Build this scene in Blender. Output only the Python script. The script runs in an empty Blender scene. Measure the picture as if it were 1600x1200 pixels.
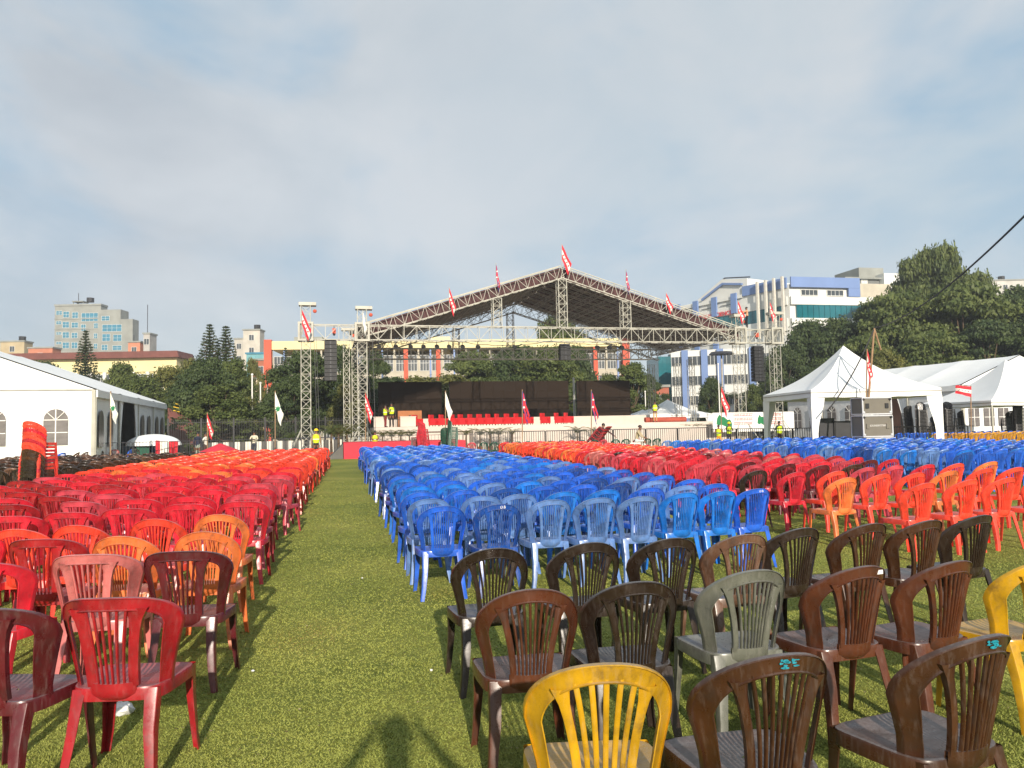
import bpy, math, random
import numpy as np
from mathutils import Vector, Matrix
random.seed(7)
R_ = random.Random(11)
rad = math.radians
scene = bpy.context.scene
COL = scene.collection

# ------------------------------------------------------------ camera
PITCH, ROLL, EYE, FPX = rad(3.24), rad(1.12), 1.55, 1200.0
_f = Vector((0, math.cos(PITCH), math.sin(PITCH)))
_r0 = Vector((1, 0, 0)); _u0 = Vector((0, -math.sin(PITCH), math.cos(PITCH)))
_u = math.cos(ROLL) * _u0 + math.sin(ROLL) * _r0
_r = math.cos(ROLL) * _r0 - math.sin(ROLL) * _u0
cam_data = bpy.data.cameras.new("camera"); cam = bpy.data.objects.new("camera", cam_data); COL.objects.link(cam)
cam.matrix_world = Matrix(((_r.x, _u.x, -_f.x, 0), (_r.y, _u.y, -_f.y, 0), (_r.z, _u.z, -_f.z, EYE), (0, 0, 0, 1)))
cam_data.sensor_width = 36; cam_data.lens = 36 * FPX / 1600; cam_data.clip_end = 4000; cam_data.clip_start = 0.05
scene.camera = cam

# ------------------------------------------------------------ light and exposure
SUN_EL, SUN_AZ = rad(20), rad(170.5)          # azimuth clockwise from +Y
scene.view_settings.view_transform = 'Standard'; scene.view_settings.look = 'None'
scene.view_settings.gamma = 1; scene.view_settings.exposure = 0.80
scene.view_settings.use_curve_mapping = False
sl = bpy.data.lights.new("sun", 'SUN'); sl.energy = 3.35; sl.angle = rad(0.7); sl.color = (1, 0.90, 0.76)
sun = bpy.data.objects.new("sun", sl); COL.objects.link(sun)
sdir = Vector((math.sin(SUN_AZ) * math.cos(SUN_EL), math.cos(SUN_AZ) * math.cos(SUN_EL), math.sin(SUN_EL)))
sun.rotation_euler = sdir.to_track_quat('Z', 'Y').to_euler(); sun.location = sdir * 60

world = bpy.data.worlds.new("World"); scene.world = world; world.use_nodes = True
nt = world.node_tree; N = nt.nodes; L = nt.links
for n in list(N): N.remove(n)
def wn(t, **k):
    n = N.new(t)
    for a, b in k.items(): setattr(n, a, b)
    return n
sky = wn('ShaderNodeTexSky', sky_type='NISHITA', sun_disc=False, sun_elevation=SUN_EL, sun_rotation=SUN_AZ,
         altitude=1300, air_density=1.0, dust_density=1.5)
tc = wn('ShaderNodeTexCoord')
sep = wn('ShaderNodeSeparateXYZ'); L.new(tc.outputs['Generated'], sep.inputs[0])
za = wn('ShaderNodeMath', operation='ABSOLUTE'); L.new(sep.outputs['Z'], za.inputs[0])
zz = wn('ShaderNodeMath', operation='ADD'); L.new(za.outputs[0], zz.inputs[0]); zz.inputs[1].default_value = 0.75
dx = wn('ShaderNodeMath', operation='DIVIDE'); L.new(sep.outputs['X'], dx.inputs[0]); L.new(zz.outputs[0], dx.inputs[1])
dy = wn('ShaderNodeMath', operation='DIVIDE'); L.new(za.outputs[0], dy.inputs[0]); L.new(zz.outputs[0], dy.inputs[1])
cmb = wn('ShaderNodeCombineXYZ'); L.new(dx.outputs[0], cmb.inputs[0]); L.new(dy.outputs[0], cmb.inputs[1]); L.new(sep.outputs['Y'], cmb.inputs[2])
def cloud_noise(rot, scl, loc, scale, detail, dist, rough=0.5):
    mp = wn('ShaderNodeMapping'); mp.inputs['Rotation'].default_value = (0, 0, rad(rot)); mp.inputs['Scale'].default_value = scl; mp.inputs['Location'].default_value = loc
    L.new(cmb.outputs[0], mp.inputs[0]); nz = wn('ShaderNodeTexNoise'); nz.inputs['Scale'].default_value = scale; nz.inputs['Detail'].default_value = detail
    nz.inputs['Roughness'].default_value = rough; nz.inputs['Distortion'].default_value = dist; L.new(mp.outputs[0], nz.inputs['Vector']); return nz.outputs[0]
def sramp(v, stops):
    r = wn('ShaderNodeValToRGB'); L.new(v, r.inputs[0]); e = r.color_ramp.elements
    while len(e) < len(stops): e.new(0.5)
    for i, (p, c) in enumerate(stops): e[i].position = p; e[i].color = c
    return r.outputs[0]
def smix(f, a, b):
    m = wn('ShaderNodeMixRGB')
    if hasattr(f, 'links'): L.new(f, m.inputs[0])
    else: m.inputs[0].default_value = f
    for i, v in ((1, a), (2, b)):
        if hasattr(v, 'links'): L.new(v, m.inputs[i])
        else: m.inputs[i].default_value = v
    return m.outputs[0]
n1 = cloud_noise(33, (0.9, 2.0, 0.6), (2.3, 1.1, 0), 2.6, 5, 0.35)
n2 = cloud_noise(-12, (0.8, 1.6, 0.6), (4.1, 0.2, 0), 1.6, 5, 0.3)
n3 = cloud_noise(24, (0.8, 1.7, 0.6), (7.3, 2.2, 0), 4.2, 5, 0.35, 0.55)
# high haze: grey to the left, blue-white to the right
lr = wn('ShaderNodeMath', operation='MULTIPLY_ADD'); L.new(sep.outputs['X'], lr.inputs[0]); lr.inputs[1].default_value = -0.42; L.new(n2, lr.inputs[2])
veil = sramp(lr.outputs[0], [(0.30, (3.05, 3.52, 3.80, 1)), (0.58, (2.98, 3.34, 3.58, 1)), (0.88, (2.65, 2.76, 2.90, 1))])
gap = sramp(n1, [(0.45, (1, 1, 1, 1)), (0.56, (0, 0, 0, 1))])
up = wn('ShaderNodeMapRange', clamp=True); L.new(za.outputs[0], up.inputs[0]); up.inputs[1].default_value = 0.10; up.inputs[2].default_value = 0.34; up.inputs[3].default_value = 0.1; up.inputs[4].default_value = 1.0
gf = wn('ShaderNodeMath', operation='MULTIPLY'); L.new(gap, gf.inputs[0]); L.new(up.outputs[0], gf.inputs[1])
c1_ = smix(gf.outputs[0], veil, (1.62, 2.62, 3.5, 1))
wisp = sramp(n3, [(0.40, (0, 0, 0, 1)), (0.66, (0.9, 0.9, 0.9, 1))])
c2_ = smix(wisp, c1_, (3.72, 3.86, 3.94, 1))
mx_out = smix(0.90, sky.outputs[0], c2_)
bg = wn('ShaderNodeBackground'); bg.inputs[1].default_value = 0.109; L.new(mx_out, bg.inputs[0])
wo = wn('ShaderNodeOutputWorld'); L.new(bg.outputs[0], wo.inputs[0])

# ------------------------------------------------------------ helpers: photo position -> place in the world
def ray(px, py):
    return _f * FPX + _r * (px - 800) - _u * (py - 600)
def at_z(px, py, z):
    d = ray(px, py); t = (z - EYE) / d.z
    return Vector((d.x * t, d.y * t, z))
def at_y(px, py, Y):
    d = ray(px, py); t = Y / d.y
    return Vector((d.x * t, Y, EYE + d.z * t))
def project(p):
    q = Vector(p) - Vector((0, 0, EYE)); w = q.dot(_f)
    return (800 + FPX * q.dot(_r) / w, 600 - FPX * q.dot(_u) / w, w) if w > 0.05 else (1e9, 1e9, w)
def lin(v):
    v /= 255.0
    return v / 12.92 if v <= 0.04045 else ((v + 0.055) / 1.055) ** 2.4
def C(r, g, b, k=1.0): return (lin(r) * k, lin(g) * k, lin(b) * k, 1)

# ------------------------------------------------------------ helpers: materials
def new_mat(name):
    m = bpy.data.materials.new(name); m.use_nodes = True
    nt = m.node_tree; b = nt.nodes['Principled BSDF']
    return m, nt, nt.nodes, nt.links, b
def M(name, col, rough=0.6, var=0.12, scale=3.0, bump=0.0, bscale=20.0, metal=0.0, spec=0.5, col2=None, stretch=(1, 1, 1), detail=5, coords='Object'):
    m, nt, n, l, b = new_mat(name)
    b.inputs['Roughness'].default_value = rough; b.inputs['Metallic'].default_value = metal
    b.inputs['Specular IOR Level'].default_value = spec
    t = n.new('ShaderNodeTexCoord'); mpn = n.new('ShaderNodeMapping'); mpn.inputs['Scale'].default_value = stretch
    l.new(t.outputs[coords], mpn.inputs[0])
    ns = n.new('ShaderNodeTexNoise'); ns.inputs['Scale'].default_value = scale; ns.inputs['Detail'].default_value = detail
    l.new(mpn.outputs[0], ns.inputs['Vector'])
    r = n.new('ShaderNodeValToRGB'); l.new(ns.outputs[0], r.inputs[0])
    c2 = col2 or tuple(x * (1 + var) for x in col[:3]) + (1,)
    c1 = tuple(x * (1 - var) for x in col[:3]) + (1,) if not col2 else col
    r.color_ramp.elements[0].position = 0.32; r.color_ramp.elements[0].color = c1
    r.color_ramp.elements[1].position = 0.68; r.color_ramp.elements[1].color = c2
    l.new(r.outputs[0], b.inputs['Base Color'])
    if bump:
        n2 = n.new('ShaderNodeTexNoise'); n2.inputs['Scale'].default_value = bscale; n2.inputs['Detail'].default_value = 6
        l.new(mpn.outputs[0], n2.inputs['Vector'])
        bp = n.new('ShaderNodeBump'); bp.inputs['Strength'].default_value = bump; bp.inputs['Distance'].default_value = 0.05
        l.new(n2.outputs[0], bp.inputs['Height']); l.new(bp.outputs[0], b.inputs['Normal'])
    return m

def plastic_material(name, use_attr):
    m, nt, n, l, b = new_mat(name)
    def math_(op, a, bb=None, clamp=False):
        x = n.new('ShaderNodeMath'); x.operation = op; x.use_clamp = clamp
        for i, v in enumerate((a, bb)):
            if v is None: continue
            if hasattr(v, 'links'): l.new(v, x.inputs[i])
            else: x.inputs[i].default_value = v
        return x.outputs[0]
    if use_attr:
        at = n.new('ShaderNodeAttribute'); at.attribute_name = 'tint'; colr, wear = at.outputs['Color'], at.outputs['Alpha']
        g = n.new('ShaderNodeNewGeometry'); vec = g.outputs['Position']; sc = 1
    else:
        oi = n.new('ShaderNodeObjectInfo'); colr, wear = oi.outputs['Color'], oi.outputs['Alpha']
        t = n.new('ShaderNodeTexCoord'); ad = n.new('ShaderNodeVectorMath'); ad.operation = 'ADD'
        mu = n.new('ShaderNodeMath'); mu.operation = 'MULTIPLY'; mu.inputs[1].default_value = 37; l.new(oi.outputs['Random'], mu.inputs[0])
        l.new(t.outputs['Object'], ad.inputs[0]); l.new(mu.outputs[0], ad.inputs[1]); vec = ad.outputs[0]
    # broad fading and stains
    n1 = n.new('ShaderNodeTexNoise'); n1.inputs['Scale'].default_value = 7; n1.inputs['Detail'].default_value = 6; l.new(vec, n1.inputs['Vector'])
    # fine vertical scuffs
    mp_ = n.new('ShaderNodeMapping'); mp_.inputs['Scale'].default_value = (26, 26, 4.5); l.new(vec, mp_.inputs[0])
    n2 = n.new('ShaderNodeTexNoise'); n2.inputs['Scale'].default_value = 2.2; n2.inputs['Detail'].default_value = 8; n2.inputs['Roughness'].default_value = 0.65
    l.new(mp_.outputs[0], n2.inputs['Vector'])
    # dark grime
    n3 = n.new('ShaderNodeTexNoise'); n3.inputs['Scale'].default_value = 16; n3.inputs['Detail'].default_value = 7; n3.inputs['Roughness'].default_value = 0.7; l.new(vec, n3.inputs['Vector'])
    def mr(v, a, b_, c_, d_):
        x = n.new('ShaderNodeMapRange'); x.inputs[1].default_value = a; x.inputs[2].default_value = b_; x.inputs[3].default_value = c_; x.inputs[4].default_value = d_
        l.new(v, x.inputs[0]); return x.outputs[0]
    def mix(f, a, bb, mode='MIX'):
        x = n.new('ShaderNodeMixRGB'); x.blend_type = mode
        for i, v in enumerate((f, a, bb)):
            if hasattr(v, 'links'): l.new(v, x.inputs[i])
            elif isinstance(v, tuple): x.inputs[i].default_value = v
            else: x.inputs[i].default_value = v
        return x.outputs[0]
    fade = mr(n1.outputs[0], 0.33, 0.68, 0.70, 1.20)
    c0 = mix(1.0, colr, fade, 'MULTIPLY')
    scf = math_('MULTIPLY', mr(n2.outputs[0], 0.50, 0.72, 0, 0.75), wear)
    gls = n.new('ShaderNodeMixRGB'); gls.inputs[0].default_value = 0.30; l.new(c0, gls.inputs[1]); gls.inputs[2].default_value = (0.52, 0.47, 0.43, 1)
    c1 = mix(scf, c0, gls.outputs[0])
    grm = math_('MULTIPLY', mr(n3.outputs[0], 0.50, 0.70, 0, 0.85), mr(n1.outputs[0], 0.4, 0.6, 1, 0.25))
    c2 = mix(grm, c1, mix(0.72, c1, (0.03, 0.022, 0.018, 1)))
    g2 = n.new('ShaderNodeNewGeometry'); sx = n.new('ShaderNodeSeparateXYZ'); l.new(g2.outputs['Normal'], sx.inputs[0])
    up = mr(sx.outputs['Z'], 0.75, 0.97, 0, 1)
    up = math_('MULTIPLY', up, mr(n2.outputs[0], 0.3, 0.7, 0.25, 0.6))
    up = math_('MULTIPLY', up, math_('ADD', math_('MULTIPLY', wear, 0.75), 0.3), True)
    c3 = mix(up, c2, (0.30, 0.28, 0.275, 1))
    l.new(c3, b.inputs['Base Color'])
    l.new(mr(n3.outputs[0], 0.3, 0.7, 0.20, 0.46), b.inputs['Roughness'])
    b.inputs['Specular IOR Level'].default_value = 0.55
    bp = n.new('ShaderNodeBump'); bp.inputs['Strength'].default_value = 0.12; bp.inputs['Distance'].default_value = 0.004
    l.new(n3.outputs[0], bp.inputs['Height']); l.new(bp.outputs[0], b.inputs['Normal'])
    return m
PLASTIC = plastic_material('chair_plastic', False)
PLASTIC_FAR = plastic_material('chair_plastic_rows', True)

WHITE_METAL = M('white_painted_steel', C(176, 173, 160), 0.5, 0.16, 1.6, spec=0.4)
DIM_METAL = M('dull_galvanised_steel', C(165, 160, 152), 0.5, 0.18, 2)
DARK_METAL = M('dark_grey_metal', C(52, 52, 56), 0.5, 0.2, 3)
BLACK = M('matt_black', C(26, 26, 28), 0.6, 0.25, 6)
CANVAS = M('white_tent_canvas', C(238, 238, 236), 0.55, 0.03, 0.7, bump=0.35, bscale=1.1)
CANVAS_SIDE = M('creased_tent_wall', C(226, 227, 226), 0.5, 0.04, 1.2, bump=0.7, bscale=1.6)
TENT_GLASS = M('tent_window_film', C(112, 106, 104), 0.3, 0.22, 1.6, stretch=(1, 1, 3))
TENT_INSIDE = M('brown_tent_lining', C(140, 102, 86), 0.8, 0.15, 1)
GLASS_BLUE = M('blue_reflective_glass', C(60, 125, 150), 0.15, 0.15, 0.6, spec=0.9)
GLASS_TEAL = M('teal_reflective_glass', C(22, 100, 110), 0.15, 0.25, 0.35, spec=0.9)
GLASS_DARK = M('dark_window_glass', C(70, 76, 80), 0.2, 0.35, 0.4, spec=0.8)
CONCRETE = M('grey_concrete', C(142, 144, 138), 0.85, 0.13, 0.5, bump=0.3, bscale=2)
CREAM = M('cream_wall_paint', C(226, 212, 160), 0.8, 0.06, 0.3)
CREAM_PALE = M('pale_stone_wall', C(186, 178, 160), 0.8, 0.12, 0.8)
WALL_WHITE = M('white_wall_panel', C(216, 216, 210), 0.7, 0.05, 0.25)
BLUE_PANEL = M('blue_wall_panel', C(112, 136, 182), 0.5, 0.06, 0.4)
RED_ORANGE = M('orange_red_column', C(205, 88, 62), 0.7, 0.08, 0.6)
RED_ROOF = M('red_sheet_roof', C(112, 66, 58), 0.75, 0.15, 1.2)
SUN_TONED_STEEL = M('sun_toned_steel', C(222, 218, 205), 0.5, 0.1, 2)  # sunlight on the rear beam put into its colour, brighter than other steel
BRICK = M('rough_brick_wall', C(150, 96, 76), 0.9, 0.25, 2, bump=0.3, bscale=6)
RED_CLOTH = M('red_carpet_cloth', C(205, 45, 62), 0.75, 0.08, 2)
SOFA_RED = M('red_sofa_fabric', C(200, 28, 36), 0.7, 0.1, 2)
STAGE_WHITE = M('white_stage_cloth', C(205, 192, 180), 0.75, 0.05, 1.4, bump=0.3, bscale=2)
SCREEN = M('dark_led_panel', C(42, 32, 24), 0.8, 0.06, 0.3, spec=0.15)
ROOF_SHEET = M('dark_brown_roof_sheet', C(66, 44, 40), 0.7, 0.25, 0.8)
FLAG_RED = M('flag_red', C(205, 32, 48), 0.7, 0.06, 3)
FLAG_WHITE = M('flag_white', C(228, 226, 218), 0.7, 0.05, 3)
FLAG_BLUE = M('flag_blue', C(40, 45, 120), 0.7, 0.06, 3)
FLAG_GREEN = M('flag_green', C(30, 120, 70), 0.7, 0.06, 3)
WOOD = M('pale_wood', C(150, 120, 90), 0.8, 0.2, 4)
SKIN = M('skin', C(120, 80, 60), 0.6, 0.08, 6)
HAIR = M('black_hair', C(22, 18, 16), 0.5, 0.2, 20)
VEST = M('fluorescent_yellow_vest', C(200, 225, 30), 0.7, 0.06, 5)
HELMET = M('yellow_hard_hat', C(235, 205, 20), 0.35, 0.05, 5)
BARK = M('tree_bark', C(96, 80, 62), 0.9, 0.25, 3, bump=0.6, bscale=6, stretch=(1, 1, 0.3))
PAVE = M('grey_pavement', C(130, 126, 120), 0.9, 0.15, 0.4, bump=0.2, bscale=8)

def leaf_mat(name, ca, cb):
    m, nt, n, l, b = new_mat(name)
    at = n.new('ShaderNodeAttribute'); at.attribute_name = 'leaf'
    r = n.new('ShaderNodeValToRGB'); l.new(at.outputs['Fac'], r.inputs[0])
    r.color_ramp.elements[0].color = ca; r.color_ramp.elements[1].color = cb
    l.new(r.outputs[0], b.inputs['Base Color']); b.inputs['Roughness'].default_value = 0.55
    b.inputs['Specular IOR Level'].default_value = 0.3
    tr = n.new('ShaderNodeBsdfTranslucent'); l.new(r.outputs[0], tr.inputs[0])
    ms = n.new('ShaderNodeMixShader'); ms.inputs[0].default_value = 0.32
    out = n['Material Output']; l.new(b.outputs[0], ms.inputs[1]); l.new(tr.outputs[0], ms.inputs[2]); l.new(ms.outputs[0], out.inputs[0])
    return m
LEAF_MID = leaf_mat('mid_green_leaves', (0.055, 0.088, 0.024, 1), (0.17, 0.20, 0.055, 1))
LEAF_DARK = leaf_mat('dark_green_leaves', (0.032, 0.058, 0.022, 1), (0.105, 0.14, 0.042, 1))
LEAF_OLIVE = leaf_mat('olive_green_leaves', (0.085, 0.10, 0.024, 1), (0.25, 0.24, 0.065, 1))
LEAF_FERN = leaf_mat('needle_leaves', (0.032, 0.056, 0.024, 1), (0.095, 0.12, 0.05, 1))

# ------------------------------------------------------------ helpers: objects and meshes
def tag(o, label=None, cat=None, group=None, kind=None):
    if label: o['label'] = label
    if cat: o['category'] = cat
    if group: o['group'] = group
    if kind: o['kind'] = kind
    return o
def thing(name, label, cat, loc=(0, 0, 0), rz=0.0, group=None):
    o = bpy.data.objects.new(name, None); COL.objects.link(o); o.empty_display_size = 0.2
    o.location = loc; o.rotation_euler = (0, 0, rz)
    return tag(o, label, cat, group)
class MB:
    def __init__(s): s.v = []; s.f = []; s.m = []
    def add(s, vs, fs, mi=0):
        k = len(s.v); s.v += [tuple(p) for p in vs]; s.f += [tuple(i + k for i in f) for f in fs]; s.m += [mi] * len(fs); return s
    def box(s, c, d, rz=0.0, mi=0):
        hx, hy, hz = d[0] / 2, d[1] / 2, d[2] / 2; cs, sn = math.cos(rz), math.sin(rz); vs = []
        for z in (-hz, hz):
            for x, y in ((-hx, -hy), (hx, -hy), (hx, hy), (-hx, hy)):
                vs.append((c[0] + x * cs - y * sn, c[1] + x * sn + y * cs, c[2] + z))
        return s.add(vs, [(3, 2, 1, 0), (4, 5, 6, 7), (0, 1, 5, 4), (1, 2, 6, 5), (2, 3, 7, 6), (3, 0, 4, 7)], mi)
    def span(s, x0, x1, y0, y1, z0, z1, mi=0):
        return s.box(((x0 + x1) / 2, (y0 + y1) / 2, (z0 + z1) / 2), (abs(x1 - x0), abs(y1 - y0), abs(z1 - z0)), 0, mi)
    def bar(s, a, b, r, n=4, r2=None, mi=0):
        a, b = Vector(a), Vector(b); d = b - a
        if d.length < 1e-6: return s
        q = d.normalized(); t = Vector((0, 0, 1)) if abs(q.z) < 0.9 else Vector((1, 0, 0))
        x = q.cross(t).normalized(); y = q.cross(x); r2 = r if r2 is None else r2; vs = []
        for p, rr in ((a, r), (b, r2)):
            for i in range(n):
                g = 2 * math.pi * (i + 0.5) / n; vs.append(p + x * math.cos(g) * rr + y * math.sin(g) * rr)
        fs = [(i, (i + 1) % n, n + (i + 1) % n, n + i) for i in range(n)] + [tuple(range(n))[::-1], tuple(range(n, 2 * n))]
        return s.add(vs, fs, mi)
    def tube(s, pts, rs, n=6, mi=0):
        for i in range(len(pts) - 1): s.bar(pts[i], pts[i + 1], rs[i], n, rs[i + 1], mi)
        return s
    def grid(s, rows, mi=0, closed=False):
        nr, nc = len(rows), len(rows[0]); vs = [p for r in rows for p in r]
        fs = [(i * nc + j, i * nc + (j + 1) % nc, (i + 1) * nc + (j + 1) % nc, (i + 1) * nc + j) for i in range(nr - 1) for j in range(nc if closed else nc - 1)]
        return s.add(vs, fs, mi)
    def ball(s, c, r, nu=10, nv=7, sc=(1, 1, 1), mi=0, v0=0.0, v1=1.0):
        rows = []
        for j in range(nv + 1):
            t = math.pi * (v0 + (v1 - v0) * j / nv)
            rows.append([(c[0] + r * sc[0] * math.sin(t) * math.cos(2 * math.pi * i / nu), c[1] + r * sc[1] * math.sin(t) * math.sin(2 * math.pi * i / nu), c[2] + r * sc[2] * math.cos(t)) for i in range(nu)])
        return s.grid(rows, mi, True)
    def prism(s, poly, y0, y1, mi=0):      # poly in x,z extruded along y
        n = len(poly); vs = [(p[0], y0, p[1]) for p in poly] + [(p[0], y1, p[1]) for p in poly]
        return s.add(vs, [tuple(range(n)), tuple(range(n, 2 * n))[::-1]] + [(i, n + i, n + (i + 1) % n, (i + 1) % n) for i in range(n)], mi)
    def mesh(s, name, mats, smooth=False):
        me = bpy.data.meshes.new(name); me.from_pydata(s.v, [], s.f)
        for m in (mats if isinstance(mats, (list, tuple)) else [mats]): me.materials.append(m)
        if max(s.m, default=0): me.polygons.foreach_set('material_index', s.m)
        if smooth:
            me.polygons.foreach_set('use_smooth', [True] * len(me.polygons))
            try: me.set_sharp_from_angle(angle=rad(40))
            except Exception: pass
        me.update(); return me
    def build(s, name, mats, parent=None, smooth=False, **kw):
        o = bpy.data.objects.new(name, s.mesh(name, mats, smooth)); COL.objects.link(o)
        if parent: o.parent = parent
        return tag(o, **kw)
def inst(name, me, parent=None, loc=(0, 0, 0), rot=(0, 0, 0), scale=(1, 1, 1), color=None):
    o = bpy.data.objects.new(name, me); COL.objects.link(o); o.parent = parent
    o.location = loc; o.rotation_euler = rot; o.scale = scale
    if color: o.color = color
    return o
def copy_tree(o, parent=None):
    c = o.copy(); COL.objects.link(c); c.parent = parent
    for ch in list(o.children): copy_tree(ch, c)
    return c
def np_mesh(name, verts, nper, mats, attr=None):
    """verts (n,3): consecutive runs of nper vertices are faces"""
    me = bpy.data.meshes.new(name); n = len(verts); nf = n // nper
    me.vertices.add(n); me.vertices.foreach_set('co', np.asarray(verts, dtype=np.float32).ravel())
    me.loops.add(n); me.loops.foreach_set('vertex_index', np.arange(n, dtype=np.int32))
    me.polygons.add(nf); me.polygons.foreach_set('loop_start', np.arange(nf, dtype=np.int32) * nper)
    try: me.polygons.foreach_set('loop_total', np.full(nf, nper, dtype=np.int32))
    except Exception: pass
    if attr is not None:
        a = me.attributes.new('leaf', 'FLOAT', 'POINT'); a.data.foreach_set('value', np.repeat(attr, nper).astype(np.float32))
    me.materials.append(mats); me.update(); me.validate(); return me
ORD = ['first', 'second', 'third', 'fourth', 'fifth', 'sixth', 'seventh', 'eighth', 'ninth', 'tenth', 'eleventh', 'twelfth', 'thirteenth', 'fourteenth', 'fifteenth', 'sixteenth', 'seventeenth', 'eighteenth', 'nineteenth', 'twentieth', 'twenty-first', 'twenty-second', 'twenty-third', 'twenty-fourth', 'twenty-fifth', 'twenty-sixth', 'twenty-seventh', 'twenty-eighth', 'twenty-ninth', 'thirtieth', 'thirty-first', 'thirty-second', 'thirty-third', 'thirty-fourth', 'thirty-fifth', 'thirty-sixth', 'thirty-seventh', 'thirty-eighth', 'thirty-ninth', 'fortieth']
# ============================================================ GROUND
gm, nt, n, l, b = new_mat('short_turf')
t = n.new('ShaderNodeTexCoord')
def nsn(scale, detail=6, rough=0.6, stretch=None):
    x = n.new('ShaderNodeTexNoise'); x.inputs['Scale'].default_value = scale; x.inputs['Detail'].default_value = detail; x.inputs['Roughness'].default_value = rough
    if stretch:
        mpn = n.new('ShaderNodeMapping'); mpn.inputs['Scale'].default_value = stretch; l.new(t.outputs['Object'], mpn.inputs[0]); l.new(mpn.outputs[0], x.inputs['Vector'])
    else: l.new(t.outputs['Object'], x.inputs['Vector'])
    return x.outputs[0]
def ramp(f, cols):
    r = n.new('ShaderNodeValToRGB'); l.new(f, r.inputs[0]); e = r.color_ramp.elements
    while len(e) < len(cols): e.new(0.5)
    for i, (p, c) in enumerate(cols): e[i].position = p; e[i].color = c
    return r.outputs[0]
def mixc(f, a, b_, mode='MIX'):
    x = n.new('ShaderNodeMixRGB'); x.blend_type = mode
    for i, v in enumerate((f, a, b_)):
        if hasattr(v, 'links'): l.new(v, x.inputs[i])
        else: x.inputs[i].default_value = v
    return x.outputs[0]
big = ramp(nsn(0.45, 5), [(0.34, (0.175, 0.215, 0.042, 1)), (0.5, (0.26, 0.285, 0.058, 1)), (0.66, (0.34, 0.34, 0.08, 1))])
fine = ramp(nsn(150, 4, 0.75, (1, 0.7, 1)), [(0.30, (0.5, 0.55, 0.45, 1)), (0.52, (1, 1, 1, 1)), (0.72, (1.4, 1.35, 1.25, 1))])
mid = ramp(nsn(14, 6, 0.7), [(0.34, (0.66, 0.74, 0.62, 1)), (0.5, (1, 1, 1, 1)), (0.68, (1.25, 1.12, 1.1, 1))])
brown = ramp(nsn(38, 7, 0.8), [(0.52, (0, 0, 0, 1)), (0.68, (0.75, 0.75, 0.75, 1))])
c_ = mixc(1.0, mixc(1.0, big, fine, 'MULTIPLY'), mid, 'MULTIPLY')
c_ = mixc(brown, c_, (0.17, 0.095, 0.035, 1))
l.new(c_, b.inputs['Base Color']); b.inputs['Roughness'].default_value = 0.85; b.inputs['Specular IOR Level'].default_value = 0.15
bp = n.new('ShaderNodeBump'); bp.inputs['Strength'].default_value = 0.9; bp.inputs['Distance'].default_value = 0.03
l.new(nsn(70, 5, 0.75), bp.inputs['Height']); l.new(bp.outputs[0], b.inputs['Normal'])
DIRT = M('bare_dusty_ground', C(138, 124, 104), 0.95, 0.2, 0.3, bump=0.3, bscale=3)
# terrain to the horizon, then lawn, then pavement round the stage
MB().add([(-900, -300, -0.012), (900, -300, -0.012), (900, 1500, -0.012), (-900, 1500, -0.012)], [(0, 1, 2, 3)]).build('ground', DIRT, kind='structure')
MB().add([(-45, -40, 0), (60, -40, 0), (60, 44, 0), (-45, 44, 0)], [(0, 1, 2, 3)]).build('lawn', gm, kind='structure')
MB().add([(-70, 44.0, -0.004), (95, 44.0, -0.004), (95, 100, -0.004), (-70, 100, -0.004)], [(0, 1, 2, 3)]).build('pavement', PAVE, kind='structure')
# short blades of grass near the camera
rs = np.random.RandomState(3)
nb = 560000
Y = 3.1 * (24.0 / 3.1) ** (rs.rand(nb) ** 1.25); X = (rs.rand(nb) * 2 - 1) * Y * 0.72
clump = 0.5 + 0.5 * np.sin(X * 9 + 2 * np.sin(Y * 5)) * np.sin(Y * 11 + 1.5 * np.sin(X * 7))
h = (0.003 + 0.0075 * rs.rand(nb)) * (0.75 + 0.5 * clump); w = 0.0012 + 0.0012 * rs.rand(nb) + 0.00038 * Y
an = rs.rand(nb) * 2 * math.pi; lx = (rs.rand(nb) - 0.5) * 0.034; ly = (rs.rand(nb) - 0.5) * 0.034
V3 = np.zeros((nb, 3, 3))
V3[:, 0, 0] = X - np.cos(an) * w; V3[:, 0, 1] = Y - np.sin(an) * w
V3[:, 1, 0] = X + np.cos(an) * w; V3[:, 1, 1] = Y + np.sin(an) * w
V3[:, 2, 0] = X + lx; V3[:, 2, 1] = Y + ly; V3[:, 2, 2] = h
bl, nt2, n2_, l2_, b2 = new_mat('grass_blades')
at = n2_.new('ShaderNodeAttribute'); at.attribute_name = 'leaf'
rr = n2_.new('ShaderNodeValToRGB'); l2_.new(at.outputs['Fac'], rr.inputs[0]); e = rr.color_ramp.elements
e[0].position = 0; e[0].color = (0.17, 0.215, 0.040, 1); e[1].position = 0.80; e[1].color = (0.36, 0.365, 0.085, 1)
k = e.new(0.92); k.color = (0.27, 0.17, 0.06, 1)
l2_.new(rr.outputs[0], b2.inputs['Base Color']); b2.inputs['Roughness'].default_value = 0.6; b2.inputs['Specular IOR Level'].default_value = 0.2
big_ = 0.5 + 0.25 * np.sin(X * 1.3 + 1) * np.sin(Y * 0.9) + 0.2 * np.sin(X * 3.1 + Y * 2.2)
painted_shade = 0.5 + 0.5 * np.sin(X * 2.1 + np.sin(Y * 1.3) * 1.5) * np.sin(Y * 0.8 + 1.1 * np.sin(X * 1.9)); shade = np.clip(0.27 * big_ + 0.44 * painted_shade + 0.28 * rs.rand(nb), 0, 1)  # broad dark patches painted into the blade colour as soft tree shade
g = bpy.data.objects.new('grass', np_mesh('grass', V3.reshape(-1, 3), 3, bl, shade)); COL.objects.link(g); tag(g, 'short green grass blades on the field in front', 'grass', kind='stuff')

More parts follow.
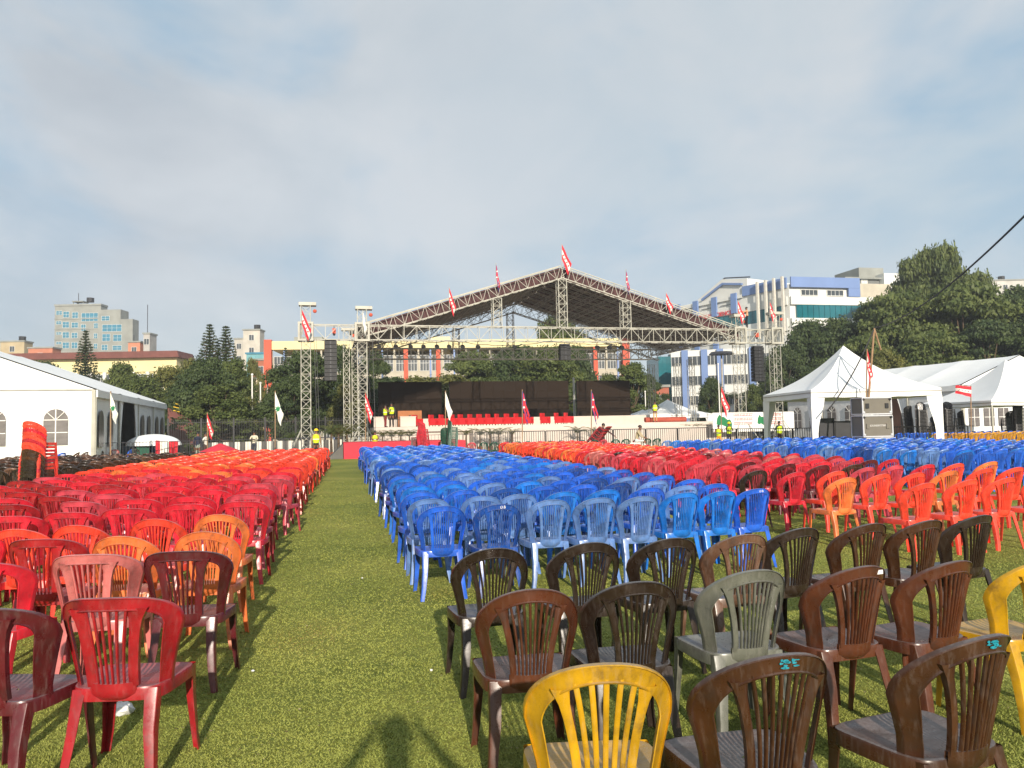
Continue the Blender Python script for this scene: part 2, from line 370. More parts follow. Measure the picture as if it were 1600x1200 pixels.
# dry leaf scraps and specks on the turf
nl = 2600
Yl = 3.2 * (30 / 3.2) ** rs.rand(nl); Xl = (rs.rand(nl) * 2 - 1) * Yl * 0.7; sl_ = (0.003 + 0.006 * rs.rand(nl) ** 3) * (1 + Yl * 0.05)
al = rs.rand(nl) * 6.28; V4 = np.zeros((nl, 4, 3))
for q_, (ca, ra) in enumerate(((0, 1), (1.5, .5), (3.1, 1), (4.7, .45))):
    V4[:, q_, 0] = Xl + np.cos(al + ca) * sl_ * ra; V4[:, q_, 1] = Yl + np.sin(al + ca) * sl_ * ra; V4[:, q_, 2] = 0.012 + 0.006 * rs.rand(nl)
lf, nt3, n3_, l3_, b3 = new_mat('dry_leaf_scraps'); at3 = n3_.new('ShaderNodeAttribute'); at3.attribute_name = 'leaf'; r3 = n3_.new('ShaderNodeValToRGB'); l3_.new(at3.outputs['Fac'], r3.inputs[0])
r3.color_ramp.elements[0].color = (0.10, 0.05, 0.02, 1); r3.color_ramp.elements[1].color = (0.42, 0.33, 0.18, 1); l3_.new(r3.outputs[0], b3.inputs['Base Color']); b3.inputs['Roughness'].default_value = 0.8
g = bpy.data.objects.new('dry_leaves', np_mesh('dry_leaves', V4.reshape(-1, 3), 4, lf, rs.rand(nl))); COL.objects.link(g); tag(g, 'dry leaf scraps scattered over the short grass', 'leaf litter', kind='stuff')

# ============================================================ CHAIRS
def chair_kind(wide, lod, style=None):
    """moulded plastic chair facing +y; returns dict of MBs"""
    if wide: ax, bz, ex, zsh, top, nsl, sp = 0.246, 0.12, 2.6, 0.705, 0.85, 6, 1.72
    else:    ax, bz, ex, zsh, top, nsl, sp = 0.221, 0.190, 2.1, 0.640, 0.85, 8, 1.95
    if style == 'b': ax, bz, ex, zsh, nsl, sp = 0.216, 0.17, 2.3, 0.66, 9, 1.48
    if style == 'y': nsl = 5
    hb = 0.029 if style != 'b' else 0.025
    ax -= hb * 0.35
    def Yb(x, z):
        tt = (z - 0.42) / 0.43
        return -0.205 - 0.09 * tt + (abs(x) / 0.22) ** 2 * (0.165 - 0.055 * tt)
    # centre line of the frame
    pts = []
    nst, nar = (5, 22) if lod == 0 else (3, 10)
    zb = 0.41
    xb = ax * 0.80 if not wide else ax * 0.80
    for i in range(nst):
        q = i / nst; pts.append((-(xb + (ax - xb) * (q ** 1.3)), zb + (zsh - zb) * q))
    zt = top - hb - 0.0
    for i in range(nar + 1):
        a = math.pi * (1 - i / nar); cx, sz = math.cos(a), math.sin(a)
        pts.append((ax * math.copysign(abs(cx) ** (2 / ex), cx), zsh + (zt - zsh) * abs(sz) ** (2 / ex)))
    for i in reversed(range(nst)):
        q = i / nst; pts.append((xb + (ax - xb) * (q ** 1.3), zb + (zsh - zb) * q))
    prof = [(-1, .013), (-1, -.011), (-.88, -.0145), (-.78, -.004), (.74, -.006), (.84, -.0135), (1, -.010), (1, .013)] if lod == 0 else [(-1, .012), (-1, -.009), (1, -.009), (1, .012)]
    rows = []
    for i, (x, z) in enumerate(pts):
        a = pts[max(i - 1, 0)]; c = pts[min(i + 1, len(pts) - 1)]
        tx, tz = c[0] - a[0], c[1] - a[1]; ln = math.hypot(tx, tz) or 1
        nx, nz_ = tz / ln, -tx / ln         # towards the inside
        wdt = hb * (0.62 + 0.42 * min(1, max(0, (z - 0.45) / 0.25)))
        if z < 0.46: wdt *= 1.15
        row = []
        for s_, d_ in prof:
            px_, pz_ = x + nx * s_ * wdt, z + nz_ * s_ * wdt
            row.append((px_, Yb(px_, pz_) + d_, pz_))
        rows.append(row)
    arch = MB().grid(rows, 0, True)
    arch.add(rows[0], [tuple(range(len(prof)))[::-1]]); arch.add(rows[-1], [tuple(range(len(prof)))])
    def zin(x):   # inner edge height of the arch above x
        q = min(0.999, abs(x) / (ax - hb * 0.9)); return zsh + (zt - zsh - hb) * (1 - q ** ex) ** (1 / ex) + 0.012
    slats = []
    segs = 7 if lod == 0 else 2
    def slat(xb_, xt_, w0, w1, flare=0.0, th=0.006):
        m = MB(); rws = []; z0, z1 = 0.445, zin(xt_)
        for i in range(segs + 1):
            q = i / segs; z = z0 + (z1 - z0) * q; x = xb_ + (xt_ - xb_) * q ** 1.7
            w_ = (w0 + (w1 - w0) * q) * (1 + flare * max(0, q - 0.82) * 5)
            if lod == 0:
                rws.append([(x - w_, Yb(x - w_, z) + th, z), (x - w_, Yb(x, z) - th * .4, z), (x - w_ * .45, Yb(x, z) - th, z), (x + w_ * .45, Yb(x, z) - th, z), (x + w_, Yb(x, z) - th * .4, z), (x + w_, Yb(x + w_, z) + th, z)])
            else:
                rws.append([(x - w_, Yb(x, z) + th, z), (x - w_, Yb(x, z) - th, z), (x + w_, Yb(x, z) - th, z), (x + w_, Yb(x, z) + th, z)])
        return m.grid(rws, 0, True)
    span = 0.070 if wide else (0.078 if style == 'b' else 0.067)
    n_in = nsl if lod == 0 else max(4, nsl - 3)
    for i in range(n_in):
        q = (i + 0.5) / n_in * 2 - 1
        slats.append(slat(q * span * 0.93, q * span * sp * 0.86, 0.0078 if style == 'y' else 0.0046, 0.0088 if style == 'y' else (0.0050 if style == 'b' else 0.0060)) if lod == 0 else slat(q * span * 0.93, q * span * sp * 0.86, 0.0065, 0.0075))
    for s_ in (-1, 1):
        wo_ = 0.0135 if not wide else 0.021
        slats.append(slat(s_ * (span + wo_ * 0.9), s_ * (span * sp + wo_ * 0.2), wo_, wo_ * 1.1, 1.0, 0.008))
    # solid lip at the foot of the slat panel
    lip = MB(); rws = []
    for j, z in enumerate((0.372, 0.385, 0.41, 0.435, 0.462)):
        hw_ = (span + 0.030) * (0.80, 0.93, 1, 1, 0.995)[j]; yo = (0.035, 0.012, -0.004, -0.003, 0.0)[j]
        rws.append([(hw_ * q, Yb(hw_ * q, z) - 0.007 + yo, z) for q in (-1, -.6, -.2, .2, .6, 1)])
    lip.grid(rws); lip.grid([[(p[0], p[1] + 0.014, p[2]) for p in r] for r in rws][::-1])
    lip.grid([[p for p in rws[-1]], [(p[0], p[1] + 0.014, p[2]) for p in rws[-1]]])
    # seat
    seat = MB(); nseg = 28 if lod == 0 else 12; rings = []
    fw, rw, y0, y1 = (0.238, 0.200, -0.185, 0.225)
    for (sc, z) in ((1.0, 0.378), (1.0, 0.424), (0.985, 0.434), (0.93, 0.4365), (0.86, 0.430), (0.5, 0.424), (0.05, 0.422)) if lod == 0 else ((1.0, 0.38), (1.0, 0.43), (0.88, 0.432), (0.05, 0.424)):
        r_ = []
        for i in range(nseg):
            a = 2 * math.pi * i / nseg; ca, sa = math.cos(a), math.sin(a)
            u_ = math.copysign(abs(ca) ** 0.42, ca); v_ = math.copysign(abs(sa) ** 0.42, sa)
            yy = (y0 + y1) / 2 + v_ * (y1 - y0) / 2 * sc; hw_ = rw + (fw - rw) * ((yy - y0) / (y1 - y0))
            r_.append((u_ * hw_ * sc, yy, z - (0.010 * max(0, v_) ** 3 if z > 0.4 else 0)))
        rings.append(r_)
    seat.grid(rings, 0, True)
    # legs
    def leg(sx, sy):
        m = MB(); rws = []
        tp = (0.188, -0.172) if sy < 0 else (0.222, 0.205); bt = (0.216, -0.262) if sy < 0 else (0.234, 0.238)
        for q in ((0, .12, .4, .75, 1) if lod == 0 else (0, 1)):
            bow = 0.010 * math.sin(math.pi * q)
            ox = sx * (tp[0] + (bt[0] - tp[0]) * q - bow); oy = tp[1] + (bt[1] - tp[1]) * q - (bow if sy < 0 else -bow)
            w_ = 0.058 - 0.024 * q; th = 0.006; z = 0.428 * (1 - q)
            if sy < 0 and q == 0: w_ = 0.062
            pr = [(w_, 0), (.010, 0), (.003, .003), (0, .010), (0, w_), (th, w_), (th, th), (w_, th)] if lod == 0 else [(w_, 0), (0, 0), (0, w_), (w_ * .3, w_ * .3)]
            rws.append([(ox - sx * a, oy - sy * c * 1.0, z) for a, c in pr])
        if sx * sy > 0: rws = [r[::-1] for r in rws]
        m.grid(rws, 0, True); m.add(rws[-1], [tuple(range(len(rws[-1])))]); return m
    legs = [leg(sx, sy) for sx in (-1, 1) for sy in (-1, 1)]
    return dict(arch=arch, slats=slats, lip=lip, seat=seat, legs=legs)
def merge(mbs):
    o = MB()
    for m in mbs: o.add(m.v, m.f)
    return o
KINDS_ = {}
for wide, wd_, st_ in ((False, False, None), (True, True, None), ('b', False, 'b'), ('y', False, 'y')):
    hi, lo = chair_kind(wd_, 0, st_), chair_kind(wd_, 1, st_)
    KINDS_[wide] = dict(
        frame=merge([hi['arch'], hi['lip']]).mesh('backrest', PLASTIC, True),
        slats=[s.mesh('slat', PLASTIC, True) for s in hi['slats']],
        back=merge([hi['arch'], hi['lip']] + hi['slats']).mesh('backrest', PLASTIC, True),
        seat=hi['seat'].mesh('seat', PLASTIC, True), legs=[m.mesh('leg', PLASTIC, True) for m in hi['legs']],
        low=merge([lo['arch'], lo['lip'], lo['seat']] + lo['slats'] + lo['legs']))
    KINDS_[wide]['lowmesh'] = KINDS_[wide]['low'].mesh('plastic_chair', PLASTIC)

CC = dict(red=(0.60, 0.018, 0.036), dkred=(0.34, 0.012, 0.017), maroon=(0.10, 0.010, 0.014), pink=(0.56, 0.15, 0.14), orange=(0.82, 0.060, 0.030), ltorange=(0.72, 0.17, 0.045),
          blue=(0.018, 0.115, 0.60), dkblue=(0.012, 0.065, 0.30), ltblue=(0.11, 0.22, 0.50), skyblue=(0.012, 0.165, 0.60), brown=(0.055, 0.021, 0.009), dkbrown=(0.024, 0.014, 0.009), rust=(0.085, 0.025, 0.011),
          tan=(0.13, 0.066, 0.04), grey=(0.115, 0.12, 0.098), yellow=(0.52, 0.29, 0.010), green=(0.012, 0.07, 0.045), mustard=(0.62, 0.30, 0.03), rosered=(0.50, 0.05, 0.075), black=(0.012, 0.012, 0.014))
CW = dict(red='red', dkred='dark red', maroon='maroon', pink='faded pink', orange='orange', ltorange='pale orange', blue='bright blue', dkblue='dark blue', ltblue='faded blue', skyblue='sky blue', brown='brown',
          dkbrown='dark brown', rust='rust brown', tan='sun-bleached brown', grey='grey', yellow='yellow', green='green', mustard='mustard yellow', rosered='rose red', black='black')
chairs = []   # dicts: pos(back top), yaw, color, wear, wide, label, group, explicit
def put(px, py, color, yaw, wear=0.5, wide=False, label=None, group=None, **k):
    p = at_z(px, py, 0.848)
    chairs.append(dict(p=(p.x, p.y), yaw=rad(yaw), color=color, wear=wear, wide=wide, label=label, group=group, **k))
GB, GL, GM, GR = 'chairs of the brown block in front', 'chairs of the block left of the grass aisle', 'chairs of the blue block right of the grass aisle', 'chairs of the red and orange block on the right'
# --- front brown block, seen one by one
fb = [(773.7, 857, 'dkbrown', 13, .35, 'dark brown chair at the left end of the back brown row'), (925, 848, 'dkbrown', 14, .3, 'dark brown chair second from the left in the back brown row'),
      (1053, 841, 'dkbrown', 15, .3, 'dark brown chair third from the left in the back brown row'), (1168, 835, 'tan', 16, .9, 'sun-bleached pale brown chair in the back brown row'),
      (1257, 825, 'dkbrown', 20, .3, 'dark brown chair just right of the sun-bleached pale brown one'), (1365, 818, 'brown', 20, .3, 'dark brown chair behind the orange chairs, third from the right in the back brown row'),
      (1455, 813, 'brown', 21, .35, 'dark brown chair next to the last one of the back brown row'), (1536, 805, 'dkbrown', 22, .25, 'dark brown chair at the right end of the back brown row'),
      (833, 920.7, 'rust', 9, .3, 'reddish brown chair left behind the yellow front chair'), (1000, 909, 'dkbrown', 10, .35, 'very dark brown chair right behind the yellow front chair'),
      (1184, 890.6, 'grey', 13, .6, 'only grey chair, dusty, in the middle brown row'), (1353, 884.7, 'rust', 18, .25, 'rust brown chair with a small white sticker on its back'),
      (1497, 876.6, 'rust', 22, .3, 'rust brown chair between the stickered chair and the yellow chair at the right edge'), (1645, 872, 'yellow', 22, .3, 'yellow chair cut by the right edge of the view'),
      (947, 1037, 'yellow', 3, .6, 'yellow chair with grimy shoulders at the very front'), (1228, 1022, 'brown', 12, .4, 'brown chair with a smear of turquoise paint, right of the yellow front chair'),
      (1547, 993, 'brown', 22, .4, 'brown chair with a smear of turquoise paint, nearest the right edge'), (1800, 985, 'dkbrown', 24, .4, 'dark brown chair of which only the seat shows at the right edge')]
for px, py, c, yw, wr, lb in fb: put(px, py, c, yw, wr, False, lb, GB)
# --- left block, nearest rows
ll = [(162, 935, 'dkred', 3, .35, True, 'dark red chair nearest the camera left of the aisle'), (-52, 951, 'maroon', -6, .5, True, 'maroon chair cut by the left edge, beside the nearest dark red chair'),
      (279, 862, 'maroon', 6, .3, True, 'maroon chair right behind the nearest red chair, at the aisle'), (132, 867, 'pink', 6, .75, True, 'faded pink chair with grey stains behind the nearest red chair'),
      (-50, 880, 'red', 0, .2, True, 'bright red chair cut by the left edge behind the maroon one'), (316, 831, 'ltorange', 9, .5, False, 'pale orange chair at the aisle behind the maroon one'),
      (185, 838, 'ltorange', 8, .6, False, 'pale orange chair behind the faded pink one'), (55, 843, 'dkred', 6, .3, True, 'dark red chair left behind the faded pink one'),
      (340, 804, 'ltorange', 10, .5, False, 'pale orange chair fourth back at the aisle edge'), (239, 811, 'orange', 9, .3, False, 'bright orange chair beside the fourth chair of the aisle edge'),
      (116, 821, 'orange', 8, .3, False, 'bright orange chair between two dark red chairs on the left'), (22, 827, 'orange', 7, .3, False, 'orange chair behind the dark red one at the left edge'),
      (-75, 835, 'red', 7, .3, True, 'red chair beyond the left edge in the orange row')]
for px, py, c, yw, wr, wd, lb in ll: put(px, py, c, yw, wr, wd, lb, GL)
for i, (px, py) in enumerate([(376, 784), (288, 788), (193, 795), (103, 801), (12, 807), (-85, 813)]):
    put(px, py, 'red', 10, .25, True, 'red chair, %s from the aisle in the first all-red row' % ORD[i], GL)
def rowgen(p0, dF, dG, nrow, ncol, colour, yaw, wide, fmt, group, jit=0.045, rsp=None, row0=0, keep=lambda r, c: True):
    for r in range(nrow):
        rr_ = r if rsp is None else rsp(r)
        ox, oy = R_.uniform(-jit, jit) * 1.5, R_.uniform(-jit, jit)
        for c in range(ncol):
            if not keep(r, c): continue
            x = p0[0] + dF[0] * rr_ + dG[0] * c + ox + R_.uniform(-jit, jit); y = p0[1] + dF[1] * rr_ + dG[1] * c + oy + R_.uniform(-jit, jit)
            cn, wr = colour(r, c, x, y)
            wd = wide(cn) if callable(wide) else wide
            chairs.append(dict(p=(x, y), yaw=rad(yaw + R_.uniform(-5, 5) + (R_.uniform(-16, 16) if R_.random() < .06 else 0)), color=cn, wear=wr, wide=wd,
                               label=fmt % (CW[cn], ORD[c], ORD[min(r + row0, 39)]), group=group))
def col_left(r, c, x, y):
    d = y + 0.2 * (x + 4)
    if d < 13.6: return R_.choice(['red', 'red', 'red', 'dkred', 'rosered']), R_.uniform(.1, .4)
    return R_.choice(['orange', 'orange', 'orange', 'ltorange', 'red'] if d < 16 else ['orange', 'orange', 'orange', 'ltorange']), R_.uniform(.1, .45)
rowgen((-3.08, 8.75), (-0.20, 0.95), (-0.548, -0.165), 26, 8, col_left, 10, lambda cn: cn != 'ltorange', '%s chair, %s from the aisle, %s row behind the first red row', GL)
def col_brown(r, c, x, y): return R_.choice(['dkbrown', 'brown', 'dkbrown', 'brown', 'tan']), R_.uniform(.1, .4)
rowgen((-10.3, 17.2), (-0.19, 0.93), (-0.54, -0.165), 15, 11, col_brown, 10, False, '%s chair in the brown block by the marquee, %s across, %s back', 'chairs of the brown block by the white marquee')
# --- blue block
for i, (px, py, c, wr) in enumerate([(693, 791, 'blue', .3), (782, 788, 'dkblue', .8), (864, 781, 'ltblue', .75), (938, 778, 'ltblue', .7), (1006, 775.6, 'ltblue', .6), (1072, 770, 'skyblue', .3), (1132, 767, 'skyblue', .35), (1186, 763.6, 'blue', .25)]):
    put(px, py, c, 13 + i * 0.8, wr, False, '%s chair, %s from the aisle in the front row of the blue block' % (CW[c], ORD[i]), GM, mark=(i in (1, 7)))
def col_blue(r, c, x, y):
    q = R_.random()
    return ('blue' if q < .52 else 'ltblue' if q < .76 else 'dkblue' if q < .86 else 'skyblue'), R_.uniform(.15, .8)
rowgen((-0.80, 7.85), (-0.176, 0.80), (0.462, 0.173), 33, 8, col_blue, 15, False, '%s chair in blue block, %s from aisle, %s row behind front row', GM)
# --- right block: front chairs seen one by one
rb = [(1187.5, 735, 'dkbrown', 0), (1234, 724.6, 'maroon', 0), (1248, 737.5, 'red', 0), (1287, 727, 'maroon', 0), (1311, 736, 'orange', 0), (1327, 746, 'ltorange', 0), (1358, 730, 'rosered', 0), (1382, 740.5, 'orange', 0),
      (1436, 738.4, 'orange', 0), (1450, 754.6, 'orange', 0), (1489, 735.4, 'ltorange', 0), (1518, 749.5, 'orange', 0), (1544, 731.5, 'orange', 0), (1578, 746, 'orange', 0), (1499, 724, 'orange', 0), (1592, 730, 'orange', 0),
      (1640, 742, 'orange', 0), (1403, 727, 'rosered', 0), (1453, 725.5, 'red', 0), (1339, 725.5, 'brown', 0), (1552, 721, 'ltorange', 0), (1655, 727, 'orange', 0)]
rb.sort(key=lambda q: q[0])
cnt = {}
for px, py, c, _ in rb:
    cnt[c] = cnt.get(c, 0) + 1
    put(px, py, c, 19, R_.uniform(.2, .6), False, '%s chair at front corner of the red and orange block, %s such from left' % (CW[c], ORD[cnt[c] - 1]), GR)
def col_right(r, c, x, y):
    d = y - 0.15 * (x - 4)
    if d < 22.5:
        q = R_.random(); return ('red' if q < .42 else 'rosered' if q < .66 else 'pink' if q < .78 else 'maroon' if q < .85 else 'dkbrown' if q < .885 else 'dkred'), R_.uniform(.1, .6)
    return R_.choice(['orange', 'orange', 'orange', 'ltorange', 'red']), R_.uniform(.1, .4)
rowgen((3.52, 12.75), (-0.135, 0.82), (0.475, 0.178), 30, 8, col_right, 16, False, '%s chair in the red and orange block, %s across, %s row back', GR)
rowgen((9.45, 16.1), (-0.125, 0.84), (0.50, 0.186), 22, 17, col_blue, 16, False, '%s chair in the far right blue block, %s across, %s row back', 'chairs of the far right blue block')
def col_far(r, c, x, y): return ('mustard' if r < 3 else 'blue'), R_.uniform(.1, .4)
rowgen((21.4, 36.6), (-0.12, 0.95), (0.54, 0.16), 6, 14, col_far, 16, False, '%s chair by the right-hand marquee, %s across, %s row back', 'chairs by the right-hand marquee')
def col_gr(r, c, x, y): return ('green' if c % 3 else 'rosered'), 0.3
rowgen((-2.0, 38.2), (0, 0.9), (0.56, 0.09), 1, 18, col_gr, 8, False, '%s chair in the single row before the stage fence, %s along%.0s', 'chairs along the stage fence')

def wear_var(c, k=0.12):
    f = 1 + R_.uniform(-k, k); g_ = R_.uniform(-0.03, 0.03)
    return tuple(max(0.004, v * f * (1 + g_ * (i - 1))) for i, v in enumerate(CC[c]))
for c in chairs:
    fx, fy = -math.sin(c['yaw']), math.cos(c['yaw'])
    c['base'] = (c['p'][0] + fx * 0.285, c['p'][1] + fy * 0.285)
    q = project((c['p'][0], c['p'][1], 0.6)); c['px'] = q; c['d'] = q[2]
for c in chairs:
    if not c['wide']: c['wide'] = 'b' if c['color'] in ('blue', 'dkblue', 'ltblue', 'skyblue') else ('y' if c['color'] in ('yellow', 'mustard') else False)
vis = [c for c in chairs if -110 < c['px'][0] < 1720]
STACK_SHARE = 0
vis.sort(key=lambda c: c['d'])
near, rest = vis[:300], vis[300:]
print('chairs in view', len(vis), 'farthest own', near[-1]['d'])
chair_objs = []
for i, c in enumerate(near):
    K = KINDS_[c['wide']]; colr = wear_var(c['color'], 0.06 if i < 60 else 0.12) + (c['wear'],)
    if c['d'] < 13.5:
        t_ = thing('plastic_chair', c['label'], 'chair', (c['base'][0], c['base'][1], 0), c['yaw'], c['group'])
        inst('seat', K['seat'], t_, color=colr)
        if c['d'] < 5.6:
            bk = inst('backrest', K['frame'], t_, color=colr)
            for s_ in K['slats']: inst('slat', s_, bk, color=colr)
        else: bk = inst('backrest', K['back'], t_, color=colr)
        for lg in K['legs']: inst('leg', lg, t_, color=colr)
    else:
        t_ = inst('plastic_chair', K['lowmesh'], None, (c['base'][0], c['base'][1], 0), (0, 0, c['yaw']), color=colr)
        tag(t_, c['label'], 'chair', c['group'])
    c['obj'] = t_
# all remaining rows in one object
Vs, Fs, Ts, off = [], [], [], 0
lowA = {w: (np.array(KINDS_[w]['low'].v), np.array([f for f in KINDS_[w]['low'].f if len(f) == 4]), [f for f in KINDS_[w]['low'].f if len(f) != 4]) for w in KINDS_}
for c in rest:
    v, f, _ = lowA[c['wide']]; cs, sn = math.cos(c['yaw']), math.sin(c['yaw'])
    vv = np.empty_like(v); vv[:, 0] = v[:, 0] * cs - v[:, 1] * sn + c['base'][0]; vv[:, 1] = v[:, 0] * sn + v[:, 1] * cs + c['base'][1]; vv[:, 2] = v[:, 2]
    Vs.append(vv); Fs.append(f + off); off += len(v)
    Ts.append(np.tile(np.array(wear_var(c['color']) + (c['wear'],)), (len(v), 1)))
V_, F_, T_ = np.concatenate(Vs), np.concatenate(Fs), np.concatenate(Ts)
me = bpy.data.meshes.new('distant_chairs'); me.vertices.add(len(V_)); me.vertices.foreach_set('co', V_.astype(np.float32).ravel())
me.loops.add(F_.size); me.loops.foreach_set('vertex_index', F_.astype(np.int32).ravel())
me.polygons.add(len(F_)); me.polygons.foreach_set('loop_start', np.arange(len(F_), dtype=np.int32) * 4)
a = me.attributes.new('tint', 'FLOAT_COLOR', 'POINT'); a.data.foreach_set('color', T_.astype(np.float32).ravel())
me.materials.append(PLASTIC_FAR); me.update(); me.validate()
o = bpy.data.objects.new('distant_chairs', me); COL.objects.link(o)
tag(o, 'far rows of red, orange, blue and brown plastic chairs filling the field', 'chairs', kind='stuff')
print('rest tris', len(F_) * 2)

# markings on chairs: white painted letters, sticker, turquoise paint
def text_mesh(body, size, depth=0.0, name='lettering'):
    cu = bpy.data.curves.new(name, 'FONT'); cu.body = body; cu.size = size; cu.extrude = depth; cu.align_x = 'CENTER'; cu.align_y = 'CENTER'
    ob = bpy.data.objects.new(name, cu); COL.objects.link(ob)
    dg = bpy.context.evaluated_depsgraph_get(); me = bpy.data.meshes.new_from_object(ob.evaluated_get(dg))
    bpy.data.objects.remove(ob); me.name = name; return me
MARK_WHITE = M('white_marker_paint', C(235, 232, 225), 0.6, 0.05, 20)
TURQ = M('turquoise_paint', C(22, 128, 145), 0.5, 0.35, 90)
def on_back(t_, x0, z0, wide=False):
    tt = (z0 - 0.42) / 0.43
    return (x0, -0.205 - 0.09 * tt + (abs(x0) / 0.22) ** 2 * (0.165 - 0.055 * tt) - 0.0085, z0)
for c in near:
    if c.get('mark'):
        me_ = text_mesh('D.B', 0.034); me_.materials.append(MARK_WHITE)
        inst('lettering', me_, c['obj'], on_back(None, 0.02, 0.822), (rad(84), 0, 0))
    if 'sticker' in (c['label'] or '') and 'small white' in c['label']:
        MB().box((0, 0, 0), (0.036, 0.002, 0.02)).build('sticker', MARK_WHITE, c['obj']).location = on_back(None, 0.09, 0.812)
    if 'turquoise' in (c['label'] or ''):
        m = MB(); rr_ = random.Random(int(c['d'] * 10))
        for k in range(16):
            x, z = rr_.uniform(-0.032, 0.032), rr_.uniform(-0.012, 0.012); w_, h_ = rr_.uniform(.005, .013), rr_.uniform(.002, .006)
            m.add([(x + w_ * math.cos(a_ * 1.047) * rr_.uniform(.7, 1.2), -0.0006 * (k % 4), z + h_ * math.sin(a_ * 1.047) * rr_.uniform(.7, 1.2)) for a_ in range(6)], [tuple(range(6))])
        m.build('paint_smear', TURQ, c['obj']).location = on_back(None, 0.0, 0.822)
# --- stacks of chairs
def stack(px, pz0, d, nch, colours, yaw, lab, group, lean=0.0, pitch=0.046, base_z=0.0, tilt=None, wide=False):
    x = at_y(px, 680, d).x; ob = []
    for k in range(nch):
        cn = colours(k)
        o = inst('stacked_chair', KINDS_[wide]['lowmesh'], None, color=wear_var(cn, .25) + (0.5,))
        Mx = Matrix.Translation((x, d, base_z)) @ Matrix.Rotation(rad(yaw), 4, 'Z') @ (Matrix.Rotation(tilt, 4, 'X') if tilt else Matrix.Identity(4)) @ Matrix.Translation((R_.uniform(-.006, .006), 0.028 * k * (1 if lean == 0 else lean), pitch * k))
        o.matrix_world = Mx
        tag(o, lab % (CW[cn], ORD[nch - 1 - k]), 'stacked chair', group)
stack(58, 0, 14.9, 16, lambda k: 'dkbrown' if k < 5 else ('brown' if k < 8 else ('orange' if k not in (10, 13) else 'red')), -8, '%s chair, %s from the top of the tall stack before the marquee', 'tall chair stack before the white marquee', lean=.12, pitch=.067)
# ============================================================ STAGE (u along the front, v backwards, z up)
SO, SY = Vector((3.4, 53.9, 0)), rad(13.3)
SR, SD = Vector((math.cos(SY), math.sin(SY), 0)), Vector((-math.sin(SY), math.cos(SY), 0))
def S(u, v, z=0.0): return SO + SR * u + SD * v + Vector((0, 0, z))
def uz(px, py, v):
    """(u, z) of a photo position on the stage-parallel plane at depth v"""
    d = ray(px, py); k = d.x / d.y
    u = (k * (SO.y + SD.y * v) - (SO.x + SD.x * v)) / (SR.x - k * SR.y)
    return u, EYE + S(u, v).y * d.z / d.y
def sthing(name, label, cat, u, v, z=0.0, group=None, turn=0.0):
    return thing(name, label, cat, S(u, v, z), SY + turn, group)
def lattice_bars(P0, P1, up, w, h, n, r_ch, r_br, cross=False, faces=(0, 1, 2, 3)):
    """box truss from P0 to P1: returns chord list and brace list of (a, b, r)"""
    P0, P1 = Vector(P0), Vector(P1); ax = (P1 - P0).normalized(); up = Vector(up); sd = ax.cross(up).normalized(); up2 = sd.cross(ax).normalized()
    cs = [sd * (-w / 2) + up2 * (-h / 2), sd * (w / 2) + up2 * (-h / 2), sd * (w / 2) + up2 * (h / 2), sd * (-w / 2) + up2 * (h / 2)]
    ch = [(P0 + c, P1 + c, r_ch) for c in cs]; br = []
    for i in range(n + 1):
        q = P0.lerp(P1, i / n)
        for k in faces: br.append((q + cs[k], q + cs[(k + 1) % 4], r_br))
        if i < n:
            q2 = P0.lerp(P1, (i + 1) / n)
            for k in faces:
                a, b = cs[k], cs[(k + 1) % 4]
                if cross: br += [(q + a, q2 + b, r_br), (q + b, q2 + a, r_br)]
                elif i % 2: br.append((q + a, q2 + b, r_br))
                else: br.append((q + b, q2 + a, r_br))
    return ch, br
def bars_mesh(lst, n=4):
    m = MB()
    for a, b, r in lst: m.bar(a, b, r, n)
    return m
def truss_parts(t_, P0, P1, up, w, h, n, r_ch=0.028, r_br=0.012, mat=None, cross=False, split=False):
    mat = mat or WHITE_METAL; ch, br = lattice_bars(P0, P1, up, w, h, n, r_ch, r_br, cross)
    for c in ch: bars_mesh([c]).build('chord', mat, t_)
    if split:
        for b in br: bars_mesh([b]).build('brace', mat, t_)
    else: bars_mesh(br).build('bracing', mat, t_, kind='stuff')
TG = 'truss towers of the stage'
def tower(label, u, v, top, w=0.55, n=None, beam_z=None, mat=None, cross=True, foot=True, head=True, base=0.0):
    t_ = sthing('truss_tower', label, 'truss tower', u, v, 0, TG)
    n = n or int((top - base) / 0.55)
    truss_parts(t_, (0, 0, base + 0.25), (0, 0, top), (0, 1, 0), w, w, n, 0.027, 0.0115, mat, cross)
    m = MB().box((0, 0, base + 0.13), (w + 0.35, w + 0.35, 0.24)); m.build('base_plate', DIM_METAL, t_)
    if foot:
        for sx in (-1, 1):
            for sy in (-1, 1): MB().bar((sx * w / 2, sy * w / 2, base + 1.7), (sx * (w / 2 + 0.75), sy * (w / 2 + 0.75), base + 0.03), 0.035).build('outrigger', WHITE_METAL, t_)
    if head:
        hd = MB().box((0.12, 0, top + 0.1), (w + 0.5, w + 0.12, 0.2)); hd.build('head_block', WHITE_METAL, t_)
        MB().ball((w / 2 + 0.28, -0.1, top - 0.35), 0.13, 8, 5).build('pulley', RED_ORANGE, t_)
    if beam_z:
        m = MB(); s = w / 2 + 0.12; z0, z1 = beam_z[0] - 0.05, beam_z[1] + 0.1
        for sx in (-1, 1):
            for sy in (-1, 1): m.box((sx * s, sy * s, (z0 + z1) / 2), (0.13, 0.13, z1 - z0))
        for z in (z0, z1):
            for sx in (-1, 1): m.box((sx * s, 0, z), (0.14, 2 * s + 0.14, 0.12)); m.box((0, sx * s, z), (2 * s - 0.1, 0.12, 0.12))
        m.build('sleeve_block', WHITE_METAL, t_)
    return t_
